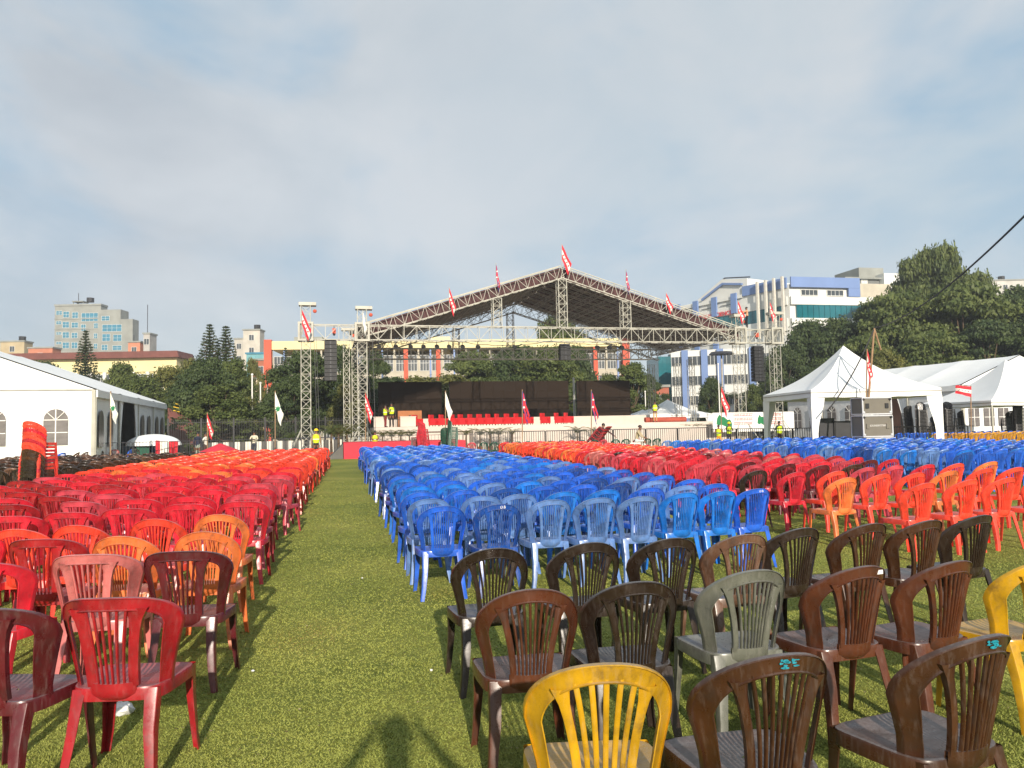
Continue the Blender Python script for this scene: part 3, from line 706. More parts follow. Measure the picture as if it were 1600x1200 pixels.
# front beam: bottom and top height
u_l, zt_ = uz(490, 508, 0); _, zb_ = uz(490, 531, 0); u_r, _ = uz(1212, 520, 0)
BT, BB = zt_, zb_
fb_ = sthing('truss_beam', 'long white truss beam carried across the front of the stage', 'truss beam', (u_l + u_r) / 2, 0, BB)
hw_ = (u_r - u_l) / 2 + 0.1
ch, br = lattice_bars((-hw_, 0, (BT - BB) / 2), (hw_, 0, (BT - BB) / 2), (0, 0, 1), 0.7, BT - BB, 40, 0.04, 0.018, faces=(0, 2))
for c in ch: bars_mesh([c]).build('chord', WHITE_METAL, fb_)
bars_mesh(br + [(Vector((-hw_ + hw_ * 2 * i / 40, .35, .02)), Vector((-hw_ + hw_ * 2 * i / 40, .35, BT - BB - .02)), .016) for i in range(41)]).build('bracing', WHITE_METAL, fb_, kind='stuff')
ch, br = lattice_bars((-hw_, -0.02, (BT - BB) / 2), (hw_, -0.02, (BT - BB) / 2), (0, 0, 1), 0.76, BT - BB - 0.02, 40, 0.045, 0.026, faces=(1,))
up_me = {}
for a, b, r in br[::1]:   # the near face: every upright and diagonal a piece of its own
    bars_mesh([(a, b, r)]).build('brace', WHITE_METAL, fb_)
UC_ = uz(878, 470, 0)[0]
us = [uz(478, 560, 0)[0], uz(566, 560, 0)[0], uz(1154, 560, 0)[0], uz(1211, 560, 0)[0]]
tops = [uz(478, 478, 0)[1], uz(566, 484, 0)[1], uz(1158, 496, 0)[1], uz(1206, 492, 0)[1]]
tower('white lattice tower standing alone at the far left of the stage', us[0], 0, tops[0], 0.6, beam_z=(BB, BT))
tower('white lattice tower second from the left, carrying a white flag', us[1], 0, tops[1], 0.6, beam_z=(BB, BT))
tower('white lattice tower with a man climbing at its top', us[2], 0, tops[2], 0.6, beam_z=(BB, BT), cross=False)
tower('white lattice tower at the right end of the stage front', us[3], 0, tops[3], 0.6, beam_z=(BB, BT), cross=False)
ua, za = uz(541, 517, 3.2); ub, zb2 = uz(552, 522, 3.8)
tower('slimmer lattice tower left of the pair behind the second tower', ua, 3.2, za, 0.42, foot=False)
tower('slimmer lattice tower right of the pair behind the second tower', ub + 0.15, 4.2, zb2, 0.5, foot=False)
tower('lattice tower at the rear left corner of the roof', -13.0, 14.5, 6.9, 0.5, mat=DIM_METAL, foot=False, head=False)
tower('lattice tower at the rear right corner of the roof', 13.2, 14.5, 7.1, 0.5, mat=DIM_METAL, foot=False, head=False, cross=False)
uc, _ = uz(1080, 600, 8); tower('pale lattice tower halfway down the right side of the roof', uc, 8, 7.0, 0.45, foot=False, head=False, cross=False)
uc2, _ = uz(1068, 600, 11); tower('pale lattice tower behind the halfway tower on the right', uc2, 12.2, 7.0, 0.45, foot=False, head=False, cross=False)
# rear beam and side beams
rt_ = uz(800, 546, 14.5)[1]; rb_ = uz(800, 562, 14.5)[1]
t_ = sthing('truss_beam', 'grey truss beam hung across the rear of the stage under the roof', 'truss beam', 0, 14.2, rb_)
truss_parts(t_, (-13, 0, (rt_ - rb_) / 2), (13, 0, (rt_ - rb_) / 2), (0, 0, 1), 0.6, rt_ - rb_, 26, 0.055, 0.036, SUN_TONED_STEEL)
for sx, lb in ((-1, 'left'), (1, 'right')):
    t_ = sthing('truss_beam', 'grey truss beam running back along the %s eave of the roof' % lb, 'truss beam', sx * 13.35, 7.2, rb_ + 0.25)
    truss_parts(t_, (0, -6.9, 0.5), (0, 6.9, 0.5), (0, 0, 1), 0.6, 0.8, 12, 0.045, 0.026, DIM_METAL)
# gable roof
PK = uz(878, 419, 0)[1]; EV = 8.75; HWU = 13.3; DEP = 14.8; UC = uz(878, 470, 0)[0]
rf = sthing('stage_roof', 'large gabled truss roof with dark brown sheeting over the stage', 'stage roof', UC, 0, EV)
rise = PK - EV; TH = 0.95
sl_ = math.hypot(HWU, rise); nx_, nz_ = rise / sl_, HWU / sl_
for sx in (-1, 1):
    # sheeting split in strips running down the slope
    for k in range(12):
        y0, y1 = 0.45 + k * (DEP - 0.6) / 12, 0.45 + (k + 1) * (DEP - 0.6) / 12 - 0.015
        P = [(sx * (HWU + 0.9), -0.28), (0.02 * sx, rise)]
        m = MB(); o_ = 0.03 * (k % 2)
        a = (P[0][0], y0, P[0][1] + o_); b = (P[0][0], y1, P[0][1] + o_); c_ = (P[1][0], y1, P[1][1] + o_); d_ = (P[1][0], y0, P[1][1] + o_)
        top = [a, b, c_, d_]; bot = [(x, y, z - 0.05) for x, y, z in top]
        m.add(top + bot, [(0, 1, 2, 3), (7, 6, 5, 4), (0, 4, 5, 1), (1, 5, 6, 2), (2, 6, 7, 3), (3, 7, 4, 0)]); m.build('roof_sheet', ROOF_SHEET, rf)
    # rafters: front white, others dull
    for k in range(7):
        y = 0.0 + k * (DEP - 0.1) / 6; front = (k == 0); TK = TH if k in (0, 6) else .45; matk = WHITE_METAL if front else DIM_METAL
        A = Vector((sx * (HWU + 0.6), y, -0.28 - TK / 2 + (0.18 if front else -0.05))); B = Vector((0, y, rise - TK / 2 + (0.18 if front else -0.05)))
        ch, br = lattice_bars(A, B, (0, 0, 1), 0.5, TK - 0.1, 26 if front else 18, 0.04 if front else 0.045, 0.02, faces=((1 if sx < 0 else 3, 0) if front else (0, 1, 2, 3)))
        for c in ch: bars_mesh([c]).build('rafter_chord', matk, rf)
        bars_mesh(br).build('rafter_bracing', matk, rf, kind='stuff')
    if True:
        for sheet_y in (0.18,):   # dark sheeting closing the gap behind the front rafter
            m = MB(); A0 = (sx * (HWU + 0.6), 0.33, -0.22); A1 = (sx * (HWU + 0.6), 0.33, -0.22 - TH * 0.8); B0 = (0, 0.33, rise + 0.1); B1 = (0, 0.33, rise + 0.1 - TH * 0.8)
            m.add([A0, A1, B1, B0] + [(x, y + 0.04, z) for x, y, z in (A0, A1, B1, B0)], [(0, 1, 2, 3), (7, 6, 5, 4), (0, 3, 7, 4), (1, 5, 6, 2), (0, 4, 5, 1), (2, 6, 7, 3)]); m.build('gable_fascia', M('red_brown_sheet', C(70, 34, 33), 0.7, 0.2, 1.5) if sx < 0 else bpy.data.materials['red_brown_sheet'], rf)
    pm = MB()
    for k in range(1, 13):
        q = k / 13; x = sx * (HWU + 0.6) * (1 - q); z = -0.28 + (rise + 0.28) * q - 0.45
        for zz_ in (0, -0.35): pm.bar((x, 0.5, z + zz_), (x, DEP - 0.2, z + zz_), 0.028)
        for j in range(24):
            y = 0.6 + j * (DEP - 1.0) / 24; pm.bar((x, y, z - (0.35 if j % 2 else 0)), (x, y + (DEP - 1.0) / 24, z - (0 if j % 2 else 0.35)), 0.014)
    pm.build('purlins', DIM_METAL, rf, kind='stuff')
# king posts
for px, lab in ((776, 'lattice post left of centre between beam and roof at the front'), (878, 'lattice post under the roof peak at the front'), (977, 'lattice post right of centre between beam and roof at the front')):
    u, _ = uz(px, 490, 0); zt = PK - abs(u - UC) * rise / HWU - TH + 0.1
    t_ = sthing('roof_post', lab, 'truss post', u, 0, BT, 'lattice posts under the roof')
    truss_parts(t_, (0, 0, 0), (0, 0, zt - BT), (0, 1, 0), 0.6, 0.6, max(4, int((zt - BT) / 0.55)), 0.035, 0.02, cross=False)
for px, lab in ((797, 'lattice post under the roof peak at the rear'), (712, 'lattice post left of centre at the rear of the roof')):
    u, _ = uz(px, 500, 14.3); zt = PK - abs(u - UC) * rise / HWU - TH
    t_ = sthing('roof_post', lab, 'truss post', u, 14.3, rt_, 'lattice posts under the roof')
    truss_parts(t_, (0, 0, 0), (0, 0, zt - rt_), (0, 1, 0), 0.55, 0.55, max(4, int((zt - rt_) / 0.55)), 0.035, 0.02, DIM_METAL, cross=False)
# line-array speakers
def speaker_array(label, px, py0, py1, v, w, n):
    u, z0 = uz(px, py0, v); _, z1 = uz(px, py1, v)
    t_ = sthing('speaker_array', label, 'speaker', u, v, z1, 'hanging loudspeaker arrays'); hh = (z0 - z1) / n
    MB().box((0, 0, z0 - z1 + 0.06), (w * 0.9, 0.5, 0.1)).build('rigging_frame', DARK_METAL, t_)
    MB().bar((0, 0, z0 - z1 + 0.1), (0, 0, BB - z1), 0.02).build('chain', DARK_METAL, t_)
    for k in range(n):
        zc = (k + 0.5) * hh; b_ = MB().box((0, 0.03 * (n - k) * 0.15, zc), (w, 0.55, hh - 0.025)); cb = b_.build('cabinet', BLACK, t_)
        MB().box((0, -0.29 + 0.03 * (n - k) * 0.15, zc), (w * 0.1, 0.03, hh * 0.8)).build('centre_strip', RED_CLOTH if False else DARK_METAL, cb)
speaker_array('tall black speaker array hanging at the left of the stage', 516.5, 533, 595, 0, 0.80, 10)
speaker_array('tall black speaker array hanging at the right of the stage', 1183, 543, 596, 0, 0.80, 10)
speaker_array('small black speaker cluster hanging below the beam centre', 882, 540, 563, 0.6, 0.75, 3)
for px, lab in ((1003, 1), (1020, 2)): pass
# spotlights under the front beam
for i, px in enumerate((618, 641, 661, 682, 701, 722, 746, 803, 932, 951, 970, 592)):
    u, z = uz(px, 537, 0.4 + 0)
    t_ = sthing('stage_light', 'small black spotlight hanging under the front beam, %s of the row' % ORD[i], 'spotlight', u, 0.3, BB - 0.35, 'spotlights under the front beam')
    MB().bar((0, 0.16, 0.02), (0, -0.2, -0.06), 0.13, 8, 0.16).build('lamp_housing', BLACK, t_)
    MB().bar((0, 0, 0.1), (0, 0, 0.33), 0.03).build('yoke', DARK_METAL, t_)
# chain hoists in the end bays, loose cables along the beam and down the towers
for px, lb in ((522, 'orange chain hoist in the left end bay of the front beam'), (1182, 'orange chain hoist in the right end bay of the front beam')):
    u, _ = uz(px, 515, 0); t_ = sthing('chain_hoist', lb, 'hoist', u, 0, BB + .35, 'chain hoists in the front beam')
    MB().box((0, 0, .25), (.22, .2, .34)).build('motor_housing', RED_ORANGE, t_, smooth=False); MB().bar((0, 0, .42), (0, 0, BT - BB - .38), .03).build('chain', DARK_METAL, t_); MB().ball((0, 0, .02), .09, 8, 5).build('hook', DARK_METAL, t_)
def loose_cable(lab, pts, r=.022):
    m = MB(); m.tube([Vector(p) - Vector(pts[0]) for p in pts], [r] * len(pts), 5); o = m.build('stage_cable', BLK_STEEL_); o.location = pts[0]; tag(o, lab, 'cable', 'loose cables on the stage rig')
BLK_STEEL_ = BLACK
for j, (ua_, ub_) in enumerate(((us[1] + .5, UC_ - 8), (UC_ - 8, UC_ - 1), (UC_ - 1, UC_ + 6), (UC_ + 6, us[2] - .5))):
    loose_cable('black cable sagging under the front beam, %s stretch from the left' % ORD[j], [tuple(S(ua_ + (ub_ - ua_) * i / 14, -.4, BB - .03 - (.22 + .1 * (j % 2)) * math.sin(math.pi * i / 14) - .03 * math.sin(i * 2.3))) for i in range(15)])
for j, (iu, lb) in enumerate(((1, 'black cable hanging down the second tower'), (2, 'black cable hanging down the tower with the climbing man'))):
    loose_cable(lb, [tuple(S(us[iu] + .42 + .06 * math.sin(i * 1.3), -.25 + .05 * math.sin(i), BB - (BB - .3) * i / 12)) for i in range(13)], .03)
# steel hoist lines
for i, (px0, px1) in enumerate(((491, 496), (494, 500), (582, 587), (1226 - 30, 1195))):
    u0, _ = uz(px0, 535, -0.6); u1, _ = uz(px1, 680, -0.6)
    tag(MB().bar((0, 0, 0), (u1 - u0, 0, -(BB - 0.6)), 0.016).build('hoist_rope', DARK_METAL), 'thin hoist rope hanging from the beam, %s from the left' % ORD[i], 'rope', 'hoist ropes').location = S(u0, -0.6, BB)
    bpy.data.objects[-1] if False else None
for o in bpy.data.objects:
    if o.name.startswith('hoist_rope'): o.rotation_euler = (0, 0, SY)
# deck, steps, riser
DZ = uz(800, 664, 2.0)[1]
uL, uR = uz(585, 664, 2.0)[0], uz(1178, 662, 2.0)[0]
dk = sthing('stage_platform', 'long white cloth-covered stage platform behind the fence', 'stage', 0, 0, 0)
MB().span(uL, uR, 2.0, 14.0, DZ - 0.35, DZ).build('deck', STAGE_WHITE, dk)
for k in range(12):
    a = uL + (uR - uL) * k / 12; b = uL + (uR - uL) * (k + 1) / 12
    MB().span(a + 0.01, b - 0.01, 2.25, 2.32, 0.0, DZ - 0.352).build('fascia_panel', STAGE_WHITE, dk)
MB().span(uz(738, 670, 0.9)[0], uz(1165, 670, 0.9)[0], 0.6, 1.995, 0.0, uz(800, 671, 0.9)[1]).build('front_step', STAGE_WHITE, dk)
rs_ = sthing('riser', 'low white riser along the back of the stage under the screens', 'riser', 0, 0, DZ)
MB().span(uz(604, 660, 9.5)[0], uz(1010, 660, 9.5)[0], 9.5, 13.6, 0.002, uz(800, 652, 9.5)[1] - DZ).build('riser_body', STAGE_WHITE, rs_)
# red platform in front on the left
u0, z0 = uz(537, 692, -8.5); u1, _ = uz(655, 692, -8.5); u2, _ = uz(725, 692, -8.0)
PH = z0
t_ = sthing('red_platform', 'low wide platform wrapped in red cloth at the end of the grass aisle', 'platform', 0, 0, 0)
MB().span(u0, u2, -8.5, -4.5, 0, PH).build('platform_body', RED_CLOTH, t_)
rp_ = sthing('access_ramp', 'small grey ramp beside the red cloth platform', 'ramp', 0, 0, 0)
m = MB(); a_, b_ = uz(512, 706, -8)[0], u0 - 0.03
m.add([(a_, -8.2, 0), (b_, -8.2, 0), (b_, -8.2, PH * 0.9), (a_, -5, 0), (b_, -5, 0), (b_, -5, PH * 0.9)], [(0, 1, 2), (3, 5, 4), (0, 2, 5, 3), (0, 3, 4, 1), (1, 4, 5, 2)]); m.build('ramp_body', M('grey_ramp_board', C(98, 96, 92), 0.8), rp_)
# LED screens
for i, (x0, x1, y0, y1, lab) in enumerate(((591, 690, 597, 657, 'wide dark video screen at the left of the stage, half in shadow'), (702, 888, 596, 656, 'widest dark video screen in the middle of the stage'), (901, 984, 595, 655, 'dark video screen at the right of the stage'))):
    v = 12.6; ua_, zt2 = uz(x0, y0, v); ub_, _ = uz(x1, y0, v); zb3 = uz(x0, y1, v)[1] - 0.1
    t_ = sthing('led_screen', lab, 'video screen', (ua_ + ub_) / 2, v, zb3, 'video screens on the stage'); W, H = ub_ - ua_, zt2 - zb3
    MB().span(-W / 2, W / 2, 0.06, 0.3, 0, H).build('cabinet', BLACK, t_)
    nc, nr = max(2, round(W / 1.0)), 4
    tile = MB().box((0, 0, 0), (W / nc - 0.006, 0.05, H / nr - 0.006)).mesh('screen_tile', SCREEN)
    for a in range(nc):
        for b_ in range(nr): inst('screen_tile', tile, t_, (-W / 2 + (a + .5) * W / nc, 0.03, (b_ + .5) * H / nr))
    sm = MB()
    for a in range(int(W / 2) + 1): sm.bar((-W / 2 + a * 2.0 + 0.3, 1.2, -1.0 - zb3 + DZ), (-W / 2 + a * 2.0 + 0.3, 0.35, H * 0.9), 0.05)
    sm.build('rear_strut', DARK_METAL, t_)
# sofas
spx = [652, 678, 694, 710, 724, 739, 753, 767, 781, 796, 811, 826, 852, 874, 889]
sofa = None
for i, px in enumerate(spx):
    u, _ = uz(px, 660, 5.0)
    if sofa is None:
        sofa = thing('armchair', '', 'armchair', (0, 0, 0), 0, 'red armchairs in a row on the stage')
        MB().span(-.36, .36, -.36, .36, 0.10, 0.36).build('base', SOFA_RED, sofa); MB().span(-.25, .25, -.38, .2, 0.362, 0.48).build('seat_cushion', SOFA_RED, sofa)
        MB().span(-.36, .36, .22, .40, 0.362, 0.92).build('backrest', SOFA_RED, sofa)
        for s_ in (-1, 1): MB().span(s_ * .27, s_ * .40, -.38, .215, 0.12, 0.62).build('armrest', SOFA_RED, sofa)
        for sx in (-1, 1):
            for sy in (-1, 1): MB().box((sx * .3, sy * .3, .05), (.06, .06, .1)).build('foot', DARK_METAL, sofa)
        o = sofa
    else: o = copy_tree(sofa)
    o.location = S(u, 5.0, DZ); o.rotation_euler = (0, 0, SY + rad(48 + (i % 3) * 4)); o.scale = (.80, .80, .95)
    tag(o, 'red armchair on the stage, %s from the left of the row' % ORD[i])
for i, (px, w_, col) in enumerate(((595, 1.0, STAGE_WHITE), (637, 1.1, STAGE_WHITE), (664 - 24, 0.9, WOOD))):
    if i == 2: continue
    u, _ = uz(px, 660, 4.0); t_ = sthing('side_table', ('white box table at the left end of the stage', 'white box table beside the two workers on stage')[i], 'table', u, 4.0, DZ)
    MB().span(-w_ / 2, w_ / 2, -.3, .3, .02, .72).build('table_body', col, t_); MB().span(-w_ / 2 - .03, w_ / 2 + .03, -.33, .33, .722, .77).build('table_top', col, t_)
u, _ = uz(642, 655, 8); t_ = sthing('wooden_lectern_box', 'brown wooden box on the stage left of the red armchairs', 'box', uz(640, 655, 7.5)[0], 7.5, DZ); MB().span(-.9, .9, -.3, .3, 0, 1.25).build('box_body', M('brown_board', C(170, 105, 60), 0.7), t_)
# low brown bench right side + worker rostrum
u, z = uz(1040, 662, 3.5); t_ = sthing('carpet_roll', 'long brick-red rolled carpet lying at the right end of the stage', 'carpet', u, 3.5, DZ)
MB().bar((-1.7, 0, .2), (1.7, 0, .2), .2, 12).build('roll', M('brick_red_carpet', C(170, 80, 62), 0.9), t_)

# ============================================================ TENTS
def arch_pts(w, h, n=8):
    r = w / 2; p = [(-r, 0), (-r, h - r)]
    for i in range(1, n): a = math.pi * (1 - i / n); p.append((r * math.cos(a), h - r + r * math.sin(a)))
    return p + [(r, h - r), (r, 0)]
def tent_window(parent, x, y, z, w, h, face, arched=True, muntins=True):
    """face 'f' plane y=const looking -y ; 's' plane x=const looking +x"""
    e = bpy.data.objects.new('window', None)
    poly = arch_pts(w, h) if arched else [(-w / 2, 0), (-w / 2, h), (w / 2, h), (w / 2, 0)]
    o = MB().prism(poly, -0.012, 0.004).build('window', TENT_GLASS, parent)
    o.location = (x, y, z); bpy.data.objects.remove(e)
    if face == 's': o.rotation_euler = (0, 0, math.pi / 2)
    if face == 'w': o.rotation_euler = (0, 0, -math.pi / 2)
    if muntins:
        m = MB(); r = w / 2; zs = h - r if arched else h * 0.5
        m.span(-.022, .022, -.022, -.013, 0.01, h - 0.02)
        for zz in ((zs, zs * 0.5) if arched else (zs,)): m.span(-r, r, -.026, -.0225, zz - .018, zz + .018)
        if arched:
            for s_ in (-1, 1): m.bar((0, -.03, zs), (s_ * r * .7, -.03, zs + r * .7), .018)
        m.build('glazing_bar', MARK_WHITE, o)
    return o
def wave_wall(x0, x1, z0, z1, amp=0.02, nx=14, nz=6, seed=0, rot=0):
    rr_ = random.Random(seed); ph = rr_.random() * 6; rows = []
    for j in range(nz + 1):
        rows.append([(x0 + (x1 - x0) * i / nx, amp * math.sin(i * 1.9 + ph + j * .7) * math.sin(math.pi * j / nz) * math.sin(math.pi * min(1, i / 1.0 if i else 0)), z0 + (z1 - z0) * j / nz) for i in range(nx + 1)])
    return MB().grid(rows)
def marquee(label, corner, yaw, W, Lg, eave, ridge, bays, side, win_front, opening=None, win_side=(), rect=False):
    """corner = near front corner; front runs to side*(-x), length along +y. side=+1: visible long side faces +x (tent left of camera)"""
    t_ = thing('marquee', label, 'marquee', corner, yaw); s = side
    # front gable wall, panel by panel
    npan = max(2, round(W / 5))
    for k in range(npan):
        a, b = -s * W * k / npan, -s * W * (k + 1) / npan
        if k: MB().span(a - .035, a + .035, -.035, -.015, 0, eave - .06).build('wall_seam', CANVAS_SIDE, t_)
        wave_wall(a - s * 0.03, b + s * 0.03, 0, eave - 0.02, 0.012, seed=k).build('front_wall_panel', CANVAS, t_)
    g_ = MB(); g_.prism([(0, eave + 0.03), (-s * W, eave + 0.03), (-s * W / 2, ridge)], -0.03, 0.0); g_.build('gable', CANVAS, t_)
    MB().span(0, -s * W, -0.06, -0.031, eave - 0.03, eave + 0.025).build('gable_beam', DIM_METAL, t_)
    for x in win_front: tent_window(t_, x, -0.045, 1.15, 1.0, 1.65 if not rect else 1.15, 'f', arched=not rect)
    MB().span(-0.08, 0.08, -0.1, 0.08, 0, eave).build('corner_post', WHITE_METAL, t_)
    # back gable wall
    MB().span(0, -s * W, Lg, Lg + 0.03, 0, eave).build('back_wall', CANVAS_SIDE, t_)
    g2 = MB(); g2.prism([(0, eave), (-s * W, eave), (-s * W / 2, ridge)], Lg, Lg + 0.03); g2.build('back_gable', CANVAS_SIDE, t_)
    for k in range(bays):
        y0, y1 = Lg * k / bays, Lg * (k + 1) / bays
        for far in (0, 1):
            m = MB(); n_ = 6; rows = []
            for j in range(n_ + 1):
                q = j / n_; sag = -0.10 * math.sin(math.pi * q)
                rows.append([((0.10 * s + (-s * W / 2 - 0.1 * s) * q) if not far else (-s * W - .1 * s + (s * W / 2 + .1 * s) * q), y0 + (y1 - y0) * i / 5, eave + (ridge - eave) * q + sag * math.sin(math.pi * i / 5) + 0.05 * (1 if i in (0, 5) else 0)) for i in range(6)])
            m.grid(rows); m.build('roof_panel', CANVAS, t_, smooth=True)
        MB().span(s * 0.06, s * 0.16, y0 + 0.01, y1 - 0.01, eave - 0.34, eave - 0.0).build('valance', CANVAS, t_)
        MB().span(s * 0.055, s * 0.12, y0 - .05, y0 + .05, 0, eave - 0.35).build('side_post', WHITE_METAL, t_)
        if opening is not None and k == opening:
            MB().span(-s * 1.4, -s * 1.45, y0, y1, 0, eave).build('inner_lining', TENT_INSIDE, t_)
            for yy, d_ in ((y0, 1), (y1, -1)):
                m = MB(); rows = []
                for j in range(9):
                    q = j / 8; z = (eave - 0.3) * (1 - q); ww = 1.05 * (1 - 0.65 * math.sin(math.pi * min(1, q * 1.25) / 2) + (0.1 * q))
                    rows.append([(s * (0.03 + 0.05 * math.sin(i * 2.2)), yy + d_ * ww * i / 6, z) for i in range(7)])
                m.grid(rows).build('door_curtain', CANVAS_SIDE, t_, smooth=True)
        else:
            w_ = wave_wall(y0 + 0.02, y1 - 0.02, 0, eave - 0.3, 0.05, seed=k + 9); w_.v = [(s * 0.0 + yy * s, x, z) for x, yy, z in w_.v]; w_.build('side_wall_panel', CANVAS_SIDE, t_, smooth=True)
            nwin = win_side.get(k, (0.28, 0.72)) if isinstance(win_side, dict) else (0.28, 0.72)
            for q in nwin: tent_window(t_, s * 0.075, y0 + (y1 - y0) * q, 1.0, 0.95, 1.75, 's' if s > 0 else 'w', muntins=(s < 0))
    w_ = MB().span(-s * W, -s * (W + 0.03), 0, Lg, 0, eave); w_.build('far_side_wall', CANVAS_SIDE, t_)
    return t_
# left marquee
lc = at_y(147, 609, 35.5); LE = lc.z
marquee('big white marquee with arched windows on the left, long grey side wall', (lc.x, lc.y, 0), rad(15.8), 15, 20, LE, LE + 2.85, 4, 1, (-1.55, -4.05, -6.5, -9), opening=1, win_side={0: (.22, .62), 2: (.3, .72), 3: (.3, .72)})
rc = at_y(1502, 602, 49)
marquee('white marquee on the far right with stacks of dark chairs before it', (rc.x, rc.y, 0), rad(17.0), 10, 17.5, rc.z, rc.z + 1.95, 4, -1, (), opening=1, win_side={0: (.3, .75), 2: (.3, .75), 3: (.25, .7)})
mq = bpy.data.objects['marquee.001'];
for px in (1520, 1549, 1577):
    p = at_y(px, 640, rc.y + 0.3 * 1.0); lx_ = (p.x - rc.x) / math.cos(rad(17)); tent_window(mq, lx_, -0.05, 1.05, 0.85, 1.15, 'f', arched=False)
def canopy(label, cx, cy, yaw, size, eave, peak, group=None, drapes=True, name='canopy_tent', mat=CANVAS, h=0.32):
    t_ = thing(name, label, 'canopy tent', (cx, cy, 0), yaw, group); hs = size / 2; n = 10
    cor = [(-hs, -hs), (hs, -hs), (hs, hs), (-hs, hs)]
    for k in range(4):
        a, b = Vector(cor[k] + (eave,)), Vector(cor[(k + 1) % 4] + (eave,)); rows = []
        for j in range(n + 1):
            q = j / n; zc = eave + (peak - eave) * (0.55 * q + 0.45 * q ** 2.6)
            nn = 8; r_ = []
            for i in range(nn + 1):
                p = a.lerp(b, i / nn); x, y = p.x * (1 - q), p.y * (1 - q)
                r_.append((x, y, zc - 0.16 * math.sin(math.pi * i / nn) * math.sin(math.pi * min(1, q + 0.12)) * (1 - q)))
            rows.append(r_)
        MB().grid(rows).build('roof_panel', mat, t_, smooth=True)
        rows = []
        for z_ in (0, -1):
            rows.append([tuple(a.lerp(b, i / 12) * 1.0 + Vector((0, 0, z_ * (h + 0.05 * math.sin(math.pi * i / 12) * (1 if i % 2 else .6)) + (0.0 if z_ else 0.002)))) for i in range(13)])
        MB().grid(rows).build('valance', mat, t_)
        MB().bar(a - Vector((0, 0, .12)), b - Vector((0, 0, .12)), 0.03).build('frame_bar', DIM_METAL, t_)
    for k, (x, y) in enumerate(cor):
        x *= 0.985; y *= 0.985; sx, sy = math.copysign(1, x), math.copysign(1, y)
        MB().box((x, y, eave / 2 - 0.02), (0.07, 0.07, eave - 0.1)).build('leg', WHITE_METAL, t_)
        if drapes:
            m = MB(); rows = []
            for j in range(9):
                q = j / 8; z = (eave - h) * (1 - q); w_ = 0.62 * (1 - 0.62 * math.sin(math.pi * min(q * 1.1, 1) * 0.5)) + 0.03 * math.sin(q * 9)
                rows.append([(x - sx * w_ + 0.02 * sx, y - sy * 0.03, z), (x - sx * w_ / 2, y - sy * 0.0, z), (x + 0.06 * sx, y + 0.06 * sy, z), (x, y - sy * w_ / 2, z), (x - sx * .03, y - sy * w_, z)])
            m.grid(rows).build('leg_drape', mat, t_, smooth=True)
    return t_
canopy('white peaked canopy tent behind the far blue chairs, nearest on the right', 16.1, 37.1, rad(2), 5.9, 2.95, 5.2)
canopy('grey-white canopy tent cut by the right edge of the view', 27.2, 42.2, rad(3), 6.2, 2.45, 4.75, drapes=False, h=0.25)
# small canopies behind the stage
for px, py0, py1, Y, sz, lab in ((1043, 624, 648, 72, 6.0, 'small white canopy tent behind the right end of the stage'), (1004, 640, 652, 74, 4.5, 'small white canopy tent half hidden by the right screen')):
    p = at_y(px, py0, Y); q = at_y(px, py1, Y); canopy(lab, p.x, Y, rad(12), sz, q.z, p.z, drapes=True)
p = at_y(1240, 650, 58)

# ============================================================ FENCES AND WALLS
FG = 'crowd barriers round the chair field'
bar_me = MB().bar((0, 0, .12), (0, 0, 1.16), 0.014).mesh('bar', DARK_METAL)
def barrier(ax_, ay_, bx_, by_, lab, mat=DARK_METAL, hgt=1.18, nb_=11, thick=0.022, group=FG):
    L_ = math.hypot(bx_ - ax_, by_ - ay_); yw = math.atan2(by_ - ay_, bx_ - ax_)
    t_ = thing('crowd_barrier', lab, 'barrier', (ax_, ay_, 0), yw, group)
    m = MB(); 
    for z in (.12, hgt): m.bar((0.02, 0, z), (L_ - .02, 0, z), thick)
    for x in (0.02, L_ - .02): m.bar((x, 0, .02), (x, 0, hgt), thick)
    m.build('rail_frame', mat, t_)
    for x in (.25, L_ - .25): MB().bar((x, -.28, .02), (x, .28, .02), .02).build('foot', mat, t_)
    bm_ = MB()
    for k in range(1, nb_): bm_.bar((L_ * k / nb_, 0, .12), (L_ * k / nb_, 0, hgt), thick * 0.55)
    bm_.build('bars', mat, t_, kind='stuff')
BLK_STEEL = M('black_steel_tube', C(34, 33, 34), 0.5, 0.2, 4)
def barrier_run(P, nseg, lab, mat=DARK_METAL, start=0, **k):
    for i in range(nseg):
        a = Vector(P[0]).lerp(Vector(P[1]), i / nseg); b = Vector(P[0]).lerp(Vector(P[1]), (i + 0.985) / nseg)
        barrier(a.x, a.y, b.x, b.y, lab % ORD[i + start], mat, **k)
pA = at_y(150, 700, 37.5); pB = at_y(355, 700, 40.5); pC = at_y(536, 700, 44.5)
barrier_run([(pA.x, 37.5, 0), (pB.x, 41.5, 0)], 4, 'grey crowd barrier beside the left marquee, %s from its corner')
barrier_run([(pB.x, 41.5, 0), (pC.x, 44.6, 0)], 3, 'grey crowd barrier left of the red platform, %s from the left')
a_, b_ = S(-17.5, -3.2), S(-5.0, -3.2); barrier_run([(a_.x, a_.y, 0), (b_.x, b_.y, 0)], 5, 'grey crowd barrier behind the red platform, %s from the left')
q0, q1 = at_y(742, 700, 45.5), at_y(1105, 690, 50.0)
barrier_run([(q0.x, 45.5, 0), (q1.x, 49.5, 0)], 7, 'dark crowd barrier before the middle of the stage, %s from the left', hgt=1.3, nb_=15, mat=BLK_STEEL, thick=0.034)
q2 = at_y(1262, 690, 44.0)
barrier_run([(q1.x + 0.1, 49.2, 0), (q2.x, 41.5, 0)], 4, 'black crowd barrier left of the near canopy tent, %s from the left', BLK_STEEL, hgt=1.2, nb_=13, thick=0.03)
q3 = at_y(1494, 690, 37.5)
